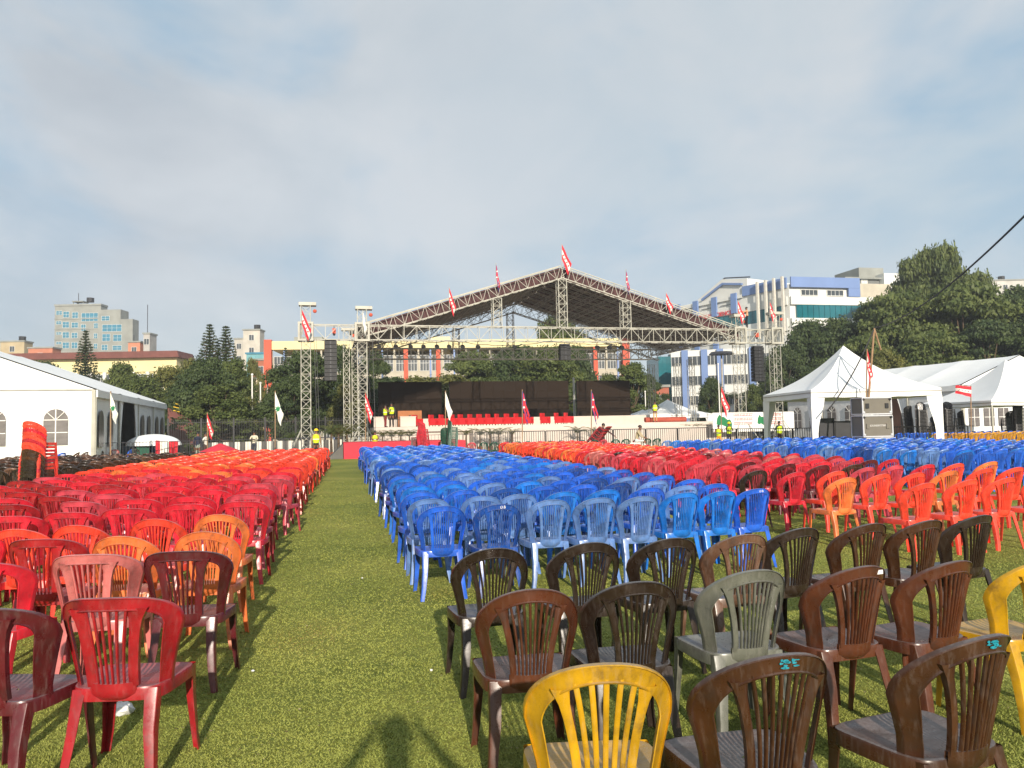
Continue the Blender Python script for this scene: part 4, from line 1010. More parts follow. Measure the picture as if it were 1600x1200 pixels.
barrier_run([(q2.x + 0.1, 41.4, 0), (q3.x, 36.4, 0)], 4, 'black crowd barrier behind the near canopy tent, %s from the left', BLK_STEEL, hgt=1.2, nb_=11, thick=0.03)
# black and white painted kerb wall and iron fence on the left
kA, kB = at_y(322, 690, 50), at_y(536, 690, 54); nst_ = 26
KW, KB = M('white_kerb_paint', C(215, 212, 200), 0.8, 0.1, 3), M('black_kerb_paint', C(92, 90, 86), 0.85, 0.15, 3)
t_ = thing('kerb_wall', 'low boundary wall painted in black and white blocks at the left', 'wall', (kA.x, 50, 0), math.atan2(4, kB.x - kA.x))
Lk = math.hypot(kB.x - kA.x, 4); w_ = Lk / nst_
bk_w = MB().span(0, w_ - .004, -.15, .15, 0, .95).mesh('block', KW); bk_b = MB().span(0, w_ - .004, -.15, .15, 0, .945).mesh('block', KB)
for k in range(nst_): inst('block', bk_w if k % 2 else bk_b, t_, (k * w_, 0, 0))
fA, fB = at_y(255, 680, 50.5), at_y(640, 680, 57)
t_ = thing('iron_fence', 'tall dark iron railing behind the painted wall on the left', 'fence', (fA.x, 51.2, 0), math.atan2(6, fB.x - fA.x)); Lf = math.hypot(fB.x - fA.x, 6)
m = MB(); [m.bar((0, 0, z), (Lf, 0, z), .025) for z in (.9, 2.3)]; m.build('rail', BLK_STEEL, t_)
m = MB(); [m.bar((Lf * k / 150, 0, 0.02), (Lf * k / 150, 0, 2.5), .016) for k in range(151)]; m.build('bars', BLK_STEEL, t_, kind='stuff')
for k in range(9): MB().box((Lf * k / 8, 0, 1.3), (.12, .12, 2.6)).build('post', BLK_STEEL, t_)
# printed banner on the right behind the fence
ba, bz1 = uz(1113, 644, 1.0), 0; bb = uz(1238, 643, 1.0)
p0, p1 = at_y(1113, 645, 56), at_y(1240, 643, 58)
t_ = thing('banner', 'long white banner with green map shapes and red lettering behind the fence', 'banner', (p0.x, 56, 0), math.atan2(2, p1.x - p0.x)); Wb = math.hypot(p1.x - p0.x, 2); zb0 = at_y(1160, 667, 57).z - .35; zb1 = p0.z
MB().span(0, Wb, -.02, .02, zb0, zb1).build('banner_sheet', MARK_WHITE, t_)
Hb = zb1 - zb0
def mapshape(x0, w_, h_, z0, y=-.028):
    pts = [(0, .35), (.05, .7), (.2, .95), (.32, .8), (.5, .78), (.7, .6), (.88, .62), (1, .35), (.97, .1), (.75, .12), (.5, .2), (.3, .3), (.12, .22)]
    return MB().prism([(x0 + a * w_, z0 + b_ * h_) for a, b_ in pts], y, y + .006)
mapshape(.3, 1.3, Hb * .8, zb0 + Hb * .15).build('map_print', FLAG_GREEN, t_); mapshape(3.75, 1.0, Hb * .7, zb0 + Hb * .2).build('map_print', FLAG_GREEN, t_)
for x, tx in ((2.45, 'नेपाली'),): pass
m = MB(); rr_ = random.Random(4)
for gx0, gx1 in ((1.75, 3.4), (4.95, 5.9)):
    for row in range(3):
        x = gx0; m.span(x, gx1, -.027, -.022, zb0 + Hb * (.35 + .22 * row) + Hb * .13, zb0 + Hb * (.35 + .22 * row) + Hb * .15)
        while x < gx1 - .1:
            w_ = rr_.uniform(.05, .12); m.span(x, x + .03, -.0265, -.0225, zb0 + Hb * (.35 + .22 * row), zb0 + Hb * (.35 + .22 * row) + Hb * .129); m.span(x + .03, x + w_, -.0262, -.0228, zb0 + Hb * (.38 + .22 * row), zb0 + Hb * (.405 + .22 * row)); x += w_ + .03
m.build('red_lettering', FLAG_RED, t_)

# ============================================================ STACKS, CASES, POLE
stack(651, 0, 41.5, 11, lambda k: 'maroon' if k % 3 else 'brown', 95, '%s chair, %s from the top of the upright stack left of the leaning red one', 'chair stacks by the stage fence', lean=.3, pitch=.07)
stack(664, 0, 41.0, 16, lambda k: 'red' if k % 2 else 'rosered', -25, '%s chair, %s from the top of the leaning red stack by the fence', 'chair stacks by the stage fence', lean=-.6, pitch=.075)
stack(695, 0, 41.5, 12, lambda k: 'green', 5, '%s chair, %s from the top of the upright green stack by the fence', 'chair stacks by the stage fence', lean=.3, pitch=.07)
stack(706, 0, 41.0, 17, lambda k: 'green', -80, '%s chair, %s from the top of the tall dark green stack by the fence', 'chair stacks by the stage fence', lean=.2, pitch=.075)
for i, (px, d, nn) in enumerate(((1420, 43, 20), (1441, 42, 22), (1456, 42.5, 13), (1483, 41.5, 22), (1500, 42.5, 16), (1577, 43, 15), (1592, 42, 22))):
    stack(px, 0, d, nn, lambda k: 'black', (5, 170, 80, 175, 85, 95, 170)[i], '%s chair, %s from the top, ' + 'in the %s dark stack by the right marquee' % ORD[i], 'dark chair stacks by the right marquee', lean=.2, pitch=.078)
# stack tipped over by the man in the dark shirt
stack(918, 0, 40.0, 9, lambda k: 'maroon' if k % 2 else 'dkred', 75, '%s chair, %s from the end of the tipped stack a man is lifting', 'tipped chair stack by the stage fence', lean=.1, pitch=.10, base_z=0.45, tilt=rad(42))
# two flight cases
cs = at_y(1362, 660, 31.5); CE = M('grey_laminate_case', C(112, 106, 94), 0.45, 0.06, 2); AL = M('bright_aluminium_edge', C(210, 210, 212), 0.35, 0.05, 3, metal=0.3)
def flight_case(lab, cx, cy, z0, w_, d_, h_, yaw, text=None):
    t_ = thing('flight_case', lab, 'flight case', (cx, cy, z0), yaw, 'stacked flight cases')
    MB().span(-w_ / 2 + .03, w_ / 2 - .03, -d_ / 2 + .03, d_ / 2 - .03, .03, h_ - .03).build('case_body', CE, t_)
    m = MB(); e_ = .05
    for sx in (-1, 1):
        for sy in (-1, 1): m.box((sx * (w_ / 2 - .02), sy * (d_ / 2 - .02), h_ / 2), (e_, e_, h_ - 2 * e_))
    for z in (.025, h_ - .025):
        for sy in (-1, 1): m.box((0, sy * (d_ / 2 - .022), z), (w_ - .004, e_ - .004, e_))
        for sx in (-1, 1): m.box((sx * (w_ / 2 - .018), 0, z), (e_, d_ - .1, e_ - .006))
    m.build('edge_rail', AL, t_)
    for sx in (-1, 1):
        for z in (.09, h_ - .09): MB().ball((sx * (w_ / 2 - .06), -d_ / 2 + .02, z), .06, 8, 5).build('ball_corner', AL if z < .2 else BLACK, t_)
        MB().box((sx * w_ * .33, -d_ / 2 + .012, h_ * .5), (.14, .05, .2)).build('recessed_latch', BLACK if not text else CE, t_)
    if text:
        me_ = text_mesh('SOUNDSYSTEM', .10); me_.materials.append(MARK_WHITE); inst('lettering', me_, t_, (0, -d_ / 2 + .018, h_ * .52), (rad(90), 0, 0))
    return t_
zc0 = at_y(1362, 682, 31.5).z; zc1 = at_y(1362, 648, 31.5).z; zc2 = at_y(1362, 621, 31.5).z
flight_case('flight case under the stack, resting on a white-edged trolley', cs.x + .1, 31.5, 0.10, 1.25, .9, zc0 - .14, rad(6))
flight_case('larger grey flight case with a white logo, lower of the two in full view', cs.x, 31.5, zc0 - .02, 1.28, .9, zc1 - zc0, rad(6), True)
flight_case('grey flight case on top of the stack beside the flag', cs.x, 31.5, zc1, 1.26, .88, zc2 - zc1, rad(6))
t_ = thing('dolly', 'low trolley under the stacked flight cases', 'trolley', (cs.x + .1, 31.5, 0), rad(6)); MB().span(-.6, .6, -.4, .4, .07, .10).build('board', WOOD, t_)
for sx in (-1, 1):
    for sy in (-1, 1): MB().bar((sx * .5 - .02, sy * .3, .035), (sx * .5 + .02, sy * .3, .035), .035, 10).build('wheel', BLACK, t_)
# pole with cable
pp = at_y(1358, 690, 34.0); ptop = at_y(1366, 512, 34.0)
t_ = thing('cable_pole', 'pale leaning pole by the flight cases that carries the overhead cable', 'pole', (pp.x - .25, 34.0, 0)); MB().bar((0, 0, 0), (ptop.x - pp.x + .25, 0, ptop.z), .055, 8, .04).build('shaft', WOOD, t_)
MB().bar((ptop.x - pp.x + .25, 0, ptop.z - .05), (ptop.x - pp.x + .5, 0, ptop.z - 1.0), .04, 6).build('brace', WOOD, t_)
def cable(lab, a, b, sag, r=.03, n=24):
    m = MB(); a, b = Vector(a), Vector(b); pts = []
    for i in range(n + 1):
        q = i / n; p = a.lerp(b, q); p.z -= sag * 4 * q * (1 - q); pts.append(p - a)
    m.tube(pts, [r] * (n + 1), 5); o = m.build('power_cable', BLACK, location=None) if False else m.build('power_cable', BLACK); o.location = a; tag(o, lab, 'cable')
e_ = at_y(1640, 298, 13.0); cable('black overhead cable running up to the top right corner', (ptop.x, 34, ptop.z), (e_.x, 13.0, e_.z), 0.45, .022, 40)
g_ = at_y(1290, 655, 33.0); cable('black cable slanting down from the pole across the canopy roof', (ptop.x, 34, ptop.z - .05), (at_y(1292, 640, 33.2).x, 33.2, 2.0), .3, .03, 16)
# loudspeakers and tables under the near canopy
for px, lab, h_ in ((1262 + 24, 'black loudspeaker on the ground under the canopy tent', 1.15), (1312, 'black monitor box on a stand under the canopy tent', 1.0)):
    p = at_y(px, 680, 37.5); t_ = thing('loudspeaker', lab, 'loudspeaker', (p.x, 37.5, 0), rad(8)); MB().span(-.45, .45, -.3, .3, .55, .55 + h_).build('cabinet', BLACK, t_); MB().span(-.38, .38, -.32, -.305, .62, .48 + h_).build('grille', DARK_METAL, t_)
    for sx in (-1, 1):
        for sy in (-1, 1): MB().bar((sx * .4, sy * .25, 0), (sx * .4, sy * .25, .56), .03).build('leg', DARK_METAL, t_)
# ============================================================ BUILDINGS
FRAME_W = M('white_window_frame', C(205, 205, 200), 0.6, 0.08, 2)
def window(parent, x, z, w, h, y=0.0, glass=GLASS_DARK, nv=2, nh=0, frame=FRAME_W, ft=0.09):
    """window on a wall whose outer face is y (facing -y)"""
    m = MB(); m.span(-w / 2 - ft, -w / 2, -.07, .02, -ft, h + ft); m.span(w / 2, w / 2 + ft, -.07, .02, -ft, h + ft); m.span(-w / 2, w / 2, -.07, .02, h, h + ft); m.span(-w / 2, w / 2, -.10, .02, -ft, 0)
    for k in range(1, nv): m.span(-w / 2 + w * k / nv - .03, -w / 2 + w * k / nv + .03, -.055, -.022, 0, h)
    for k in range(1, nh + 1): m.span(-w / 2, w / 2, -.052, -.024, h * k / (nh + 1) - .03, h * k / (nh + 1) + .03)
    f = m.build('window', frame, parent); f.location = (x, y, z)
    MB().span(-w / 2, w / 2, -.02, .012, 0, h).build('pane', glass, f)
    return f
def side_faced(parent, x, yaw):
    e = bpy.data.objects.new('wing', None); COL.objects.link(e); e.parent = parent; return e
# --- grey tower block on the left
Y = 215.0; A = at_y(85, 545, Y); B = at_y(157, 545, Y); Cc = at_y(200, 545, Y - 4); zt = at_y(120, 478, Y).z
t_ = thing('apartment_building', 'grey concrete tower block with sky-blue windows above the red roof on the left', 'building', (A.x, Y, 0)); W1, W2 = B.x - A.x, Cc.x - A.x
MB().span(0, W1, 0, 3.5, 0, zt).build('wall', CONCRETE, t_)
z2 = at_y(175, 485, Y).z; z3 = at_y(190, 500, Y).z
MB().span(W1 + .02, W2 - 3.4, -1.5, 3, 0, z2).build('wall', CONCRETE, t_); MB().span(W2 - 3.38, W2, -1.5, 2, 0, z3).build('wall', CONCRETE, t_)
MB().span(-.15, W1 + .15, -.2, 3.6, zt + .01, zt + .5).build('parapet', CONCRETE, t_)
for px0, px1, py0, py1 in ((88, 97, 486, 492), (99, 108, 487, 496), (113, 122, 488, 497), (127.5, 153, 489, 502), (88, 96, 502, 507), (98, 108, 503, 512), (112, 122, 504, 512), (127, 134, 507, 517), (147, 153, 505, 514), (98, 108, 519, 528), (112, 121, 520, 528), (147, 152, 521, 530), (88, 96, 519, 523), (98, 108, 535, 544), (112, 121, 535, 544), (147, 152, 537, 546), (88, 96, 534, 538)):
    a, b_ = at_y(px0, py1, Y), at_y(px1, py0, Y); w_ = b_.x - a.x; window(t_, (a.x + b_.x) / 2 - A.x, a.z, w_, b_.z - a.z, 0, GLASS_BLUE, 4 if w_ > 3 else 2, 1, FRAME_W, .07)
for px0, px1, py0, py1 in ((159, 171, 494, 501), (160, 190, 507, 518), (160, 172, 522, 533), (177, 190, 523, 533), (159, 168, 539, 547), (176, 190, 540, 547)):
    a, b_ = at_y(px0, py1, Y - 1.5), at_y(px1, py0, Y - 1.5); w_ = b_.x - a.x; window(t_, (a.x + b_.x) / 2 - A.x, a.z, w_, b_.z - a.z, -1.5, GLASS_BLUE, 4 if w_ > 3 else 2, 1, FRAME_W, .07)
for k in range(5):
    z = at_y(120, 498 + k * 16, Y).z; MB().span(-.05, W1 - .01, -.12, -.001, z - .15, z + .15).build('floor_band', CONCRETE, t_)
MB().box((W1 * .42, 3, zt + 1.6), (3.2, 3, .25)).build('roof_canopy', CONCRETE, t_); MB().bar((W1 * .38, 3, zt), (W1 * .38, 3, zt + 4.2), .09).build('antenna', DARK_METAL, t_)
m = MB(); [m.bar((W1 * .42 + sx * 1.4, 3 + sy, zt), (W1 * .42 + sx * 1.4, 3 + sy, zt + 1.5), .12) for sx in (-1, 1) for sy in (-1, 1)]; m.build('canopy_posts', CONCRETE, t_)
MB().bar((W1 * .6, 4, zt + 1.7), (W1 * .6, 4, zt + 2.9), 1.0, 12).build('water_tank', BLACK, t_)
# --- long cream building with red roof
Y = 120.0; A, B = at_y(-60, 600, Y), at_y(291, 600, Y + 4); zt = at_y(150, 561, Y).z; ze = at_y(150, 561, Y).z; zr = at_y(150, 551, Y).z
t_ = thing('long_building', 'long cream building with a flat red sheet roof behind the left marquee', 'building', (A.x, Y, 0), rad(1.0)); W = B.x - A.x
MB().span(0, W, 0, 4, 0, ze).build('wall', CREAM, t_)
m = MB(); m.prism([(-.8, ze + .02), (W + .8, ze + .02), (W + .5, zr), (-.5, zr)], -1.3, 5); m.build('roof', RED_ROOF, t_)
MB().span(-.02, W + .02, -.25, -.002, at_y(150, 580, Y).z - .2, ze - .001).build('upper_band', CREAM, t_)
for k in range(15):
    x = W * (k + .5) / 15; MB().span(x - W / 30 - .25, x - W / 30 + .25, -.4, -.003, 0, at_y(150, 580, Y).z - .22).build('pilaster', WALL_WHITE, t_)
    for q in (-.28, 0, .28): window(t_, x + q * W / 15 * .9, at_y(150, 604, Y).z, .75, at_y(150, 586, Y).z - at_y(150, 604, Y).z, 0, GLASS_DARK, 1)
# --- hospital block behind the stage
Y = 108.0; zt = at_y(600, 531, Y).z; z1 = at_y(600, 544, Y).z; A, B = at_y(426, 600, Y), at_y(975, 600, Y + 10)
t_ = thing('hospital_block', 'long cream block with orange and blue uprights behind the stage', 'building', (A.x, Y, 0), rad(5.2)); W = (B.x - A.x) / math.cos(rad(5.2))
MB().span(0, W, 0, 14, 0, zt - 2.2).build('wall', CREAM_PALE, t_)
MB().span(-.02, W + .02, -.9, 14.2, z1, zt).build('parapet_band', CREAM, t_)
for k in range(4):
    z = z1 - 3.3 - k * 3.1; MB().span(.01, W - .01, -.35, -.003, z - .9, z).build('spandrel', CREAM_PALE, t_)
nb_ = 30
for k in range(nb_):
    x = W * (k + .5) / nb_
    for fl in range(4): window(t_, x, z1 - 3.2 - fl * 3.1 + .05, W / nb_ * .72, 2.2, 0, GLASS_DARK, 3, 1, FRAME_W, .06)
    MB().span(x - W / nb_ / 2 - .12, x - W / nb_ / 2 + .12, -.5, -.355, 0, z1 - .005).build('blue_fin' if k % 2 else 'wall_fin', BLUE_PANEL if k % 2 else CREAM_PALE, t_)
for px in (421, 638, 688, 925, 969):
    p = at_y(px, 600, Y + (px - 426) / 560 * 10); x = (p.x - A.x) / math.cos(rad(5.2)); w_ = .5 if px in (421, 969) else .3; top_ = zt + .2 if px in (421, 969) else z1 - .01
    MB().span(x - w_, x + w_, -1.25 if px in (421, 969) else -.75, -.4, 0, top_).build('orange_upright', RED_ORANGE, t_)
MB().span(W * .435, W * .49, 3, 9, zt - 2.1, zt + .9).build('roof_hut', CREAM, t_); MB().span(W * .04, W * .12, 5, 9, zt - 2.1, zt + 1.3).build('roof_hut', CONCRETE, t_)
# --- blue and white building on the right
PX0 = at_y(1239, 600, 110.0); zc = at_y(1240, 433, 110.0).z
t_ = thing('blue_white_building', 'large white building with blue top band and teal glass strips behind the right-hand trees', 'building', (PX0.x, 110.0, 0), rad(12))
# right face: along +x ; left face: going back (-x side)
Wr = 21.0; LFa = rad(122.0 - 12)      # direction of left face in local frame
fx, fy = math.cos(LFa), math.sin(LFa); Lf = 25.0
def zz(py, px=1240, d=110.0): return at_y(px, py, d).z
zb0, zw0, zg1, zg0, zlow = zz(449), zz(462), zz(476), zz(497), zz(511)
def quadwall(name, mat, x0, x1, z0, z1, off=0.0, parent=t_):     # on the right face
    return MB().span(x0, x1, -off - .25, -off, z0, z1).build(name, mat, parent)
def leftwall(name, mat, s0, s1, z0, z1, off=0.0, th=.25, parent=t_):
    nx_, ny_ = -fy, fx            # outward normal of left face (towards the camera side)
    if ny_ > 0: nx_, ny_ = fy, -fx
    nx_, ny_ = (-abs(fy), -abs(fx)) if False else (nx_, ny_)
    m = MB(); P = []
    for z in (z0, z1):
        for s_, o_ in ((s0, off), (s1, off), (s1, off + th), (s0, off + th)): P.append((fx * s_ + nx_ * o_, fy * s_ + ny_ * o_, z))
    m.add(P, [(0, 3, 2, 1), (4, 5, 6, 7), (0, 1, 5, 4), (1, 2, 6, 5), (2, 3, 7, 6), (3, 0, 4, 7)]); return m.build(name, mat, parent)
core = MB(); bx = [(0, 0), (Wr, 0), (Wr, 30), (fx * Lf, fy * Lf)]
core.add([(x, y + .02, 0) for x, y in bx] + [(x, y + .02, zc - 1.0) for x, y in bx], [(0, 3, 2, 1), (4, 5, 6, 7), (0, 1, 5, 4), (1, 2, 6, 5), (2, 3, 7, 6), (3, 0, 4, 7)]); core.build('wall', WALL_WHITE, t_)
xb = 11.2
quadwall('blue_band', BLUE_PANEL, .0, xb, zb0, zc, .3); quadwall('white_band', WALL_WHITE, 0, 16.5, zg1, zz(463), .15); quadwall('white_band', WALL_WHITE, 0, Wr, zlow, zg0, .15)
quadwall('blue_return', BLUE_PANEL, xb - 1.9, xb, zz(463) + .02, zb0 - .02, .3)
quadwall('blue_return', BLUE_PANEL, 17.0, 19.6, zz(468), zz(441), .3); quadwall('stair_wall', CREAM_PALE, xb + .2, 16.6, zz(463) + .02, zz(441), .05)
for k in range(22): MB().span(.9 + k * .9, .9 + k * .9 + .84, -.30, -.1, zg0 + .03, zg1 - .03).build('glass_panel', GLASS_TEAL, t_)
for x, w_ in ((3.2, 2.6), (7.4, 2.6)): window(t_, x, zz(460.5), w_, zz(452.5) - zz(460.5), -.02, GLASS_DARK, 4)
window(t_, 14, zz(462), 2.8, zz(456) - zz(462), -.06, GLASS_DARK, 4)
MB().span(17.3, Wr, 2, 12, zc - 1, zz(418)).build('roof_block', WALL_WHITE, t_); MB().span(11.4, 17.2, 3, 12, zc - 1, zz(427)).build('roof_block', M('grey_roof_block', C(112, 114, 112), .8), t_)
window(t_, 14.6, zz(436), .9, 1.0, 3.0, FRAME_W, 2); MB().span(14.5, 18.8, 4, 10, zz(418) - .6, zz(405)).build('water_tank_room', CONCRETE, t_)
MB().span(11.0, 17.6, 2.5, 12.5, zz(427) + .01, zz(426) + .15).build('roof_slab', CONCRETE, t_)
# left face, storeys
def zl(s): return 1.0
leftwall('blue_band', BLUE_PANEL, .3, 8.4, zb0, zc, .05); leftwall('white_band', WALL_WHITE, .3, Lf, zg1, zz(463), .05); leftwall('white_band', WALL_WHITE, .3, Lf, zlow - .5, zg0, .05)
leftwall('white_band', WALL_WHITE, 8.5, Lf, zb0 - .2, zc - 1.2, .05)
for k in range(15): leftwall('glass_panel', GLASS_TEAL, .9 + k * 1.15, .9 + k * 1.15 + 1.09, zg0 + .03, zg1 - .03, .12, .05)
for k in range(4):
    s_ = 9.4 + k * 4.05; leftwall('blue_upright', BLUE_PANEL, s_, s_ + 1.1, zg1 + .1, zc - .8, .32)
    leftwall('window_strip', GLASS_DARK, s_ + 1.5, s_ + 3.6, zz(463) + .5, zb0 - .9, .1, .08)
    if k > 0:
        for fl in range(4): leftwall('window_strip', GLASS_DARK, s_ + 1.5, s_ + 3.6, zlow - 3.4 - fl * 3.6, zlow - 1.7 - fl * 3.6, .06, .08)
        leftwall('blue_upright', BLUE_PANEL, s_, s_ + 1.0, 0.0, zlow - .6, .28)
for k in range(4):
    s_ = .3 + k * 1.5; px_, py_ = fx * s_ - abs(fy) * 0, fy * s_
    m = MB(); nx_, ny_ = (fy, -fx) if fx < 0 and -fx < 0 else (-fy, fx)
    leftwall('tall_fin', M('pale_fin', C(205, 200, 188), .7) if k == 0 else bpy.data.materials['pale_fin'], s_, s_ + .34, zlow - 1.2, zc + .1, .7, .34)
# gable roof volume behind
gz = zz(437, 1145, 126); m = MB()
gp = []
for s_, z in ((7.6, zc - 1.0), (18.8, zc - 1.0), (17.6, zc - .4), (12.6, zc + 1.9), (7.6, zc + 1.2)): gp.append((fx * s_, fy * s_, z))
m.add(gp + [(x + 14, y + 5, z) for x, y, z in gp], [(0, 1, 2, 3, 4), (9, 8, 7, 6, 5), (0, 5, 6, 1), (1, 6, 7, 2), (2, 7, 8, 3), (3, 8, 9, 4), (4, 9, 5, 0)]); m.build('gable_block', WALL_WHITE, t_)
for (s0, z0), (s1, z1_) in (((18.6, zc - .7), (12.6, zc + 2.05)), ((12.6, zc + 2.05), (7.6, zc + 1.35))):
    MB().bar((fx * s0 + fy * .4, fy * s0 - fx * .4 - .4, z0), (fx * s1 + fy * .4, fy * s1 - fx * .4 - .4, z1_), .12).build('roof_edge', DARK_METAL, t_)
for (s0, z0), (s1, z1_) in (((17.0, zc - .8), (12.5, zc + 1.1)), ((12.5, zc + 1.1), (8.6, zc + .4))):
    MB().bar((fx * s0 - .15, fy * s0 - .3, z0), (fx * s1 - .15, fy * s1 - .3, z1_), .22).build('blue_trim', BLUE_PANEL, t_)
# red lettering on the left face
me_ = text_mesh('MEDICAL SCIENCES', .95, .03); me_.materials.append(FLAG_RED)
o = inst('lettering', me_, t_); s_ = 14.2; nx_, ny_ = (-fy, fx) if fx < 0 else (fy, -fx)
nrm = Vector((-fy, fx, 0)) if Vector((-fy, fx, 0)).dot(Vector((-.5, -1, 0))) > 0 else Vector((fy, -fx, 0))
o.matrix_local = Matrix.Translation(Vector((fx * s_, fy * s_, (zg1 + zz(463)) / 2 - .3)) + nrm * .42) @ Matrix(((-fx, 0, nrm.x, 0), (-fy, 0, nrm.y, 0), (0, 1, 0, 0), (0, 0, 0, 1)))
# --- teal glass tower and low wing left of it
a, b_ = at_y(1031, 640, 128), at_y(1053, 640, 130); zt = at_y(1040, 557, 128).z
t_ = thing('glass_tower', 'dark teal glass stair tower at the left end of the white building', 'building', (a.x, 128, 0), rad(4))
MB().span(0, b_.x - a.x, 0, 8, 0, zt).build('wall', GLASS_TEAL, t_)
for k in range(4):
    for j in range(6): MB().span((b_.x - a.x) * k / 4 + .03, (b_.x - a.x) * (k + 1) / 4 - .03, -.06, -.005, zt * j / 6 + .04, zt * (j + 1) / 6 - .04).build('glass_panel', GLASS_TEAL, t_)
a = at_y(1053, 640, 112); b_ = at_y(1215, 640, 104); zt = at_y(1100, 545, 110).z
t_ = thing('white_wing', 'white lower wing with blue uprights and dark window rows behind the right towers', 'building', (a.x, 113, 0), math.atan2(-4, b_.x - a.x)); W = b_.x - a.x
MB().span(0, W, 0, 10, 0, zt).build('wall', WALL_WHITE, t_)
for px in (1076, 1106, 1130, 1178):
    p = at_y(px, 600, 111); x = p.x - a.x; MB().span(x - .45, x + .45, -.45, -.01, 0, zt + .02).build('blue_upright', BLUE_PANEL, t_)
for px, w_ in ((1063, 1.5), (1091, 2.0), (1118, 1.6), (1143, 1.9), (1162, 1.5), (1195, 1.8)):
    x = at_y(px, 600, 111).x - a.x
    for fl in range(5): window(t_, x, zt - 2.2 - fl * 2.9, w_, 1.3, 0, GLASS_DARK, 3, 0, FRAME_W, .05)
# --- small far houses above the red roof and at the right
far = [(0, 38, 534, 556, 190, C(176, 160, 128), 'ochre flat-roofed house at the left edge above the red roof'), (44, 82, 544, 556, 180, C(184, 118, 92), 'brick-red low house left of the grey tower block'), (200, 219, 535, 556, 178, C(196, 128, 100), 'small pink-orange house right of the grey tower block'),
       (366, 381, 530, 556, 190, C(176, 172, 162), 'low grey house left of the pale water tower house'), (380, 406, 516, 556, 185, C(186, 180, 168), 'pale tall house with black tanks on its roof'), (385, 416, 553, 575, 150, C(110, 160, 165), 'turquoise-roofed low house left of the orange upright'),
       (392, 421, 563, 600, 140, C(160, 96, 72), 'brick house left of the orange upright'), (395, 424, 592, 690, 118, C(205, 190, 160), 'cream house with small windows left of the orange upright'), (1545, 1600, 438, 520, 200, C(186, 184, 176), 'pale grey apartment house behind the big tree at the right edge'),
       (1052 - 30, 1045, 605, 660, 105, C(165, 95, 75), 'small brick building behind the right end of the screens'), (224, 234, 522, 552, 176, C(170, 166, 160), 'narrow grey roof structure with a mast right of the tower block')]
for i, (x0, x1, y0, y1, Yd, col, lab) in enumerate(far):
    a, b_ = at_y(x0, y1, Yd), at_y(x1, y0, Yd); t_ = thing('house', lab, 'house', (a.x, Yd, 0)); W = b_.x - a.x; H = b_.z
    MB().span(0, W, 0, 3.4, 0, H).build('wall', M('house_wall', col, .85, .12, .5), t_); MB().span(-.2, W + .2, -.2, 3.6, H + .01, H + .35).build('roof', CONCRETE if i not in (5,) else GLASS_BLUE, t_)
    nwx = max(1, int(W / 3))
    for k in range(nwx):
        for fl in range(2 if H < 14 else 4):
            z = H - 2.4 - fl * 3.1
            if z > 1: window(t_, W * (k + .5) / nwx, z, 1.1, 1.3, 0, GLASS_DARK, 2, 0, FRAME_W, .06)
    if i in (4, 0, 8): MB().bar((W * .6, 3, H + .3), (W * .6, 3, H + 1.7), .8, 10).build('water_tank', BLACK, t_)
    if i in (10, 2): MB().bar((W * .3, 1, H), (W * .3, 1, H + (7 if i == 10 else 2)), .08).build('mast', DARK_METAL, t_)
# --- flag poles and lamp posts beyond the stage
for px, py0, Yd, lab in ((394, 587, 60, 'tall white flagpole left of the orange upright'), (418, 597, 62, 'white flagpole just left of the white flag with a green tree'), (407, 600, 61, 'thin white pole between the two taller flagpoles'), (1008, 613, 82, 'white pole right of the right-hand video screen'), (1160 - 38, 570, 84, 'thin pale lamp post in front of the white wing')):
    p = at_y(px, py0, Yd); t_ = thing('flagpole', lab, 'pole', (p.x, Yd, 0)); MB().bar((0, 0, 0), (0, 0, p.z), .07, 8, .05).build('shaft', MARK_WHITE, t_); MB().ball((0, 0, p.z + .08), .1, 8, 5).build('finial', MARK_WHITE, t_)
p = at_y(1127, 550, 90); t_ = thing('floodlight_mast', 'floodlight mast with round lamp cluster behind the right tower', 'mast', (p.x, 90, 0)); MB().bar((0, 0, 0), (0, 0, p.z), .14, 8, .1).build('shaft', DIM_METAL, t_)
MB().bar((0, 0, p.z - .3), (0, 0, p.z), 1.5, 14, 1.2).build('lamp_ring', DARK_METAL, t_)
p = at_y(904 - 2, 600, 68)
t_ = thing('flagpole', 'white pole standing in the gap between the middle and right screens', 'pole', (at_y(897, 620, 72).x, 72, 0)); MB().bar((0, 0, 0), (0, 0, at_y(897, 590, 72).z), .1, 8).build('shaft', MARK_WHITE, t_)

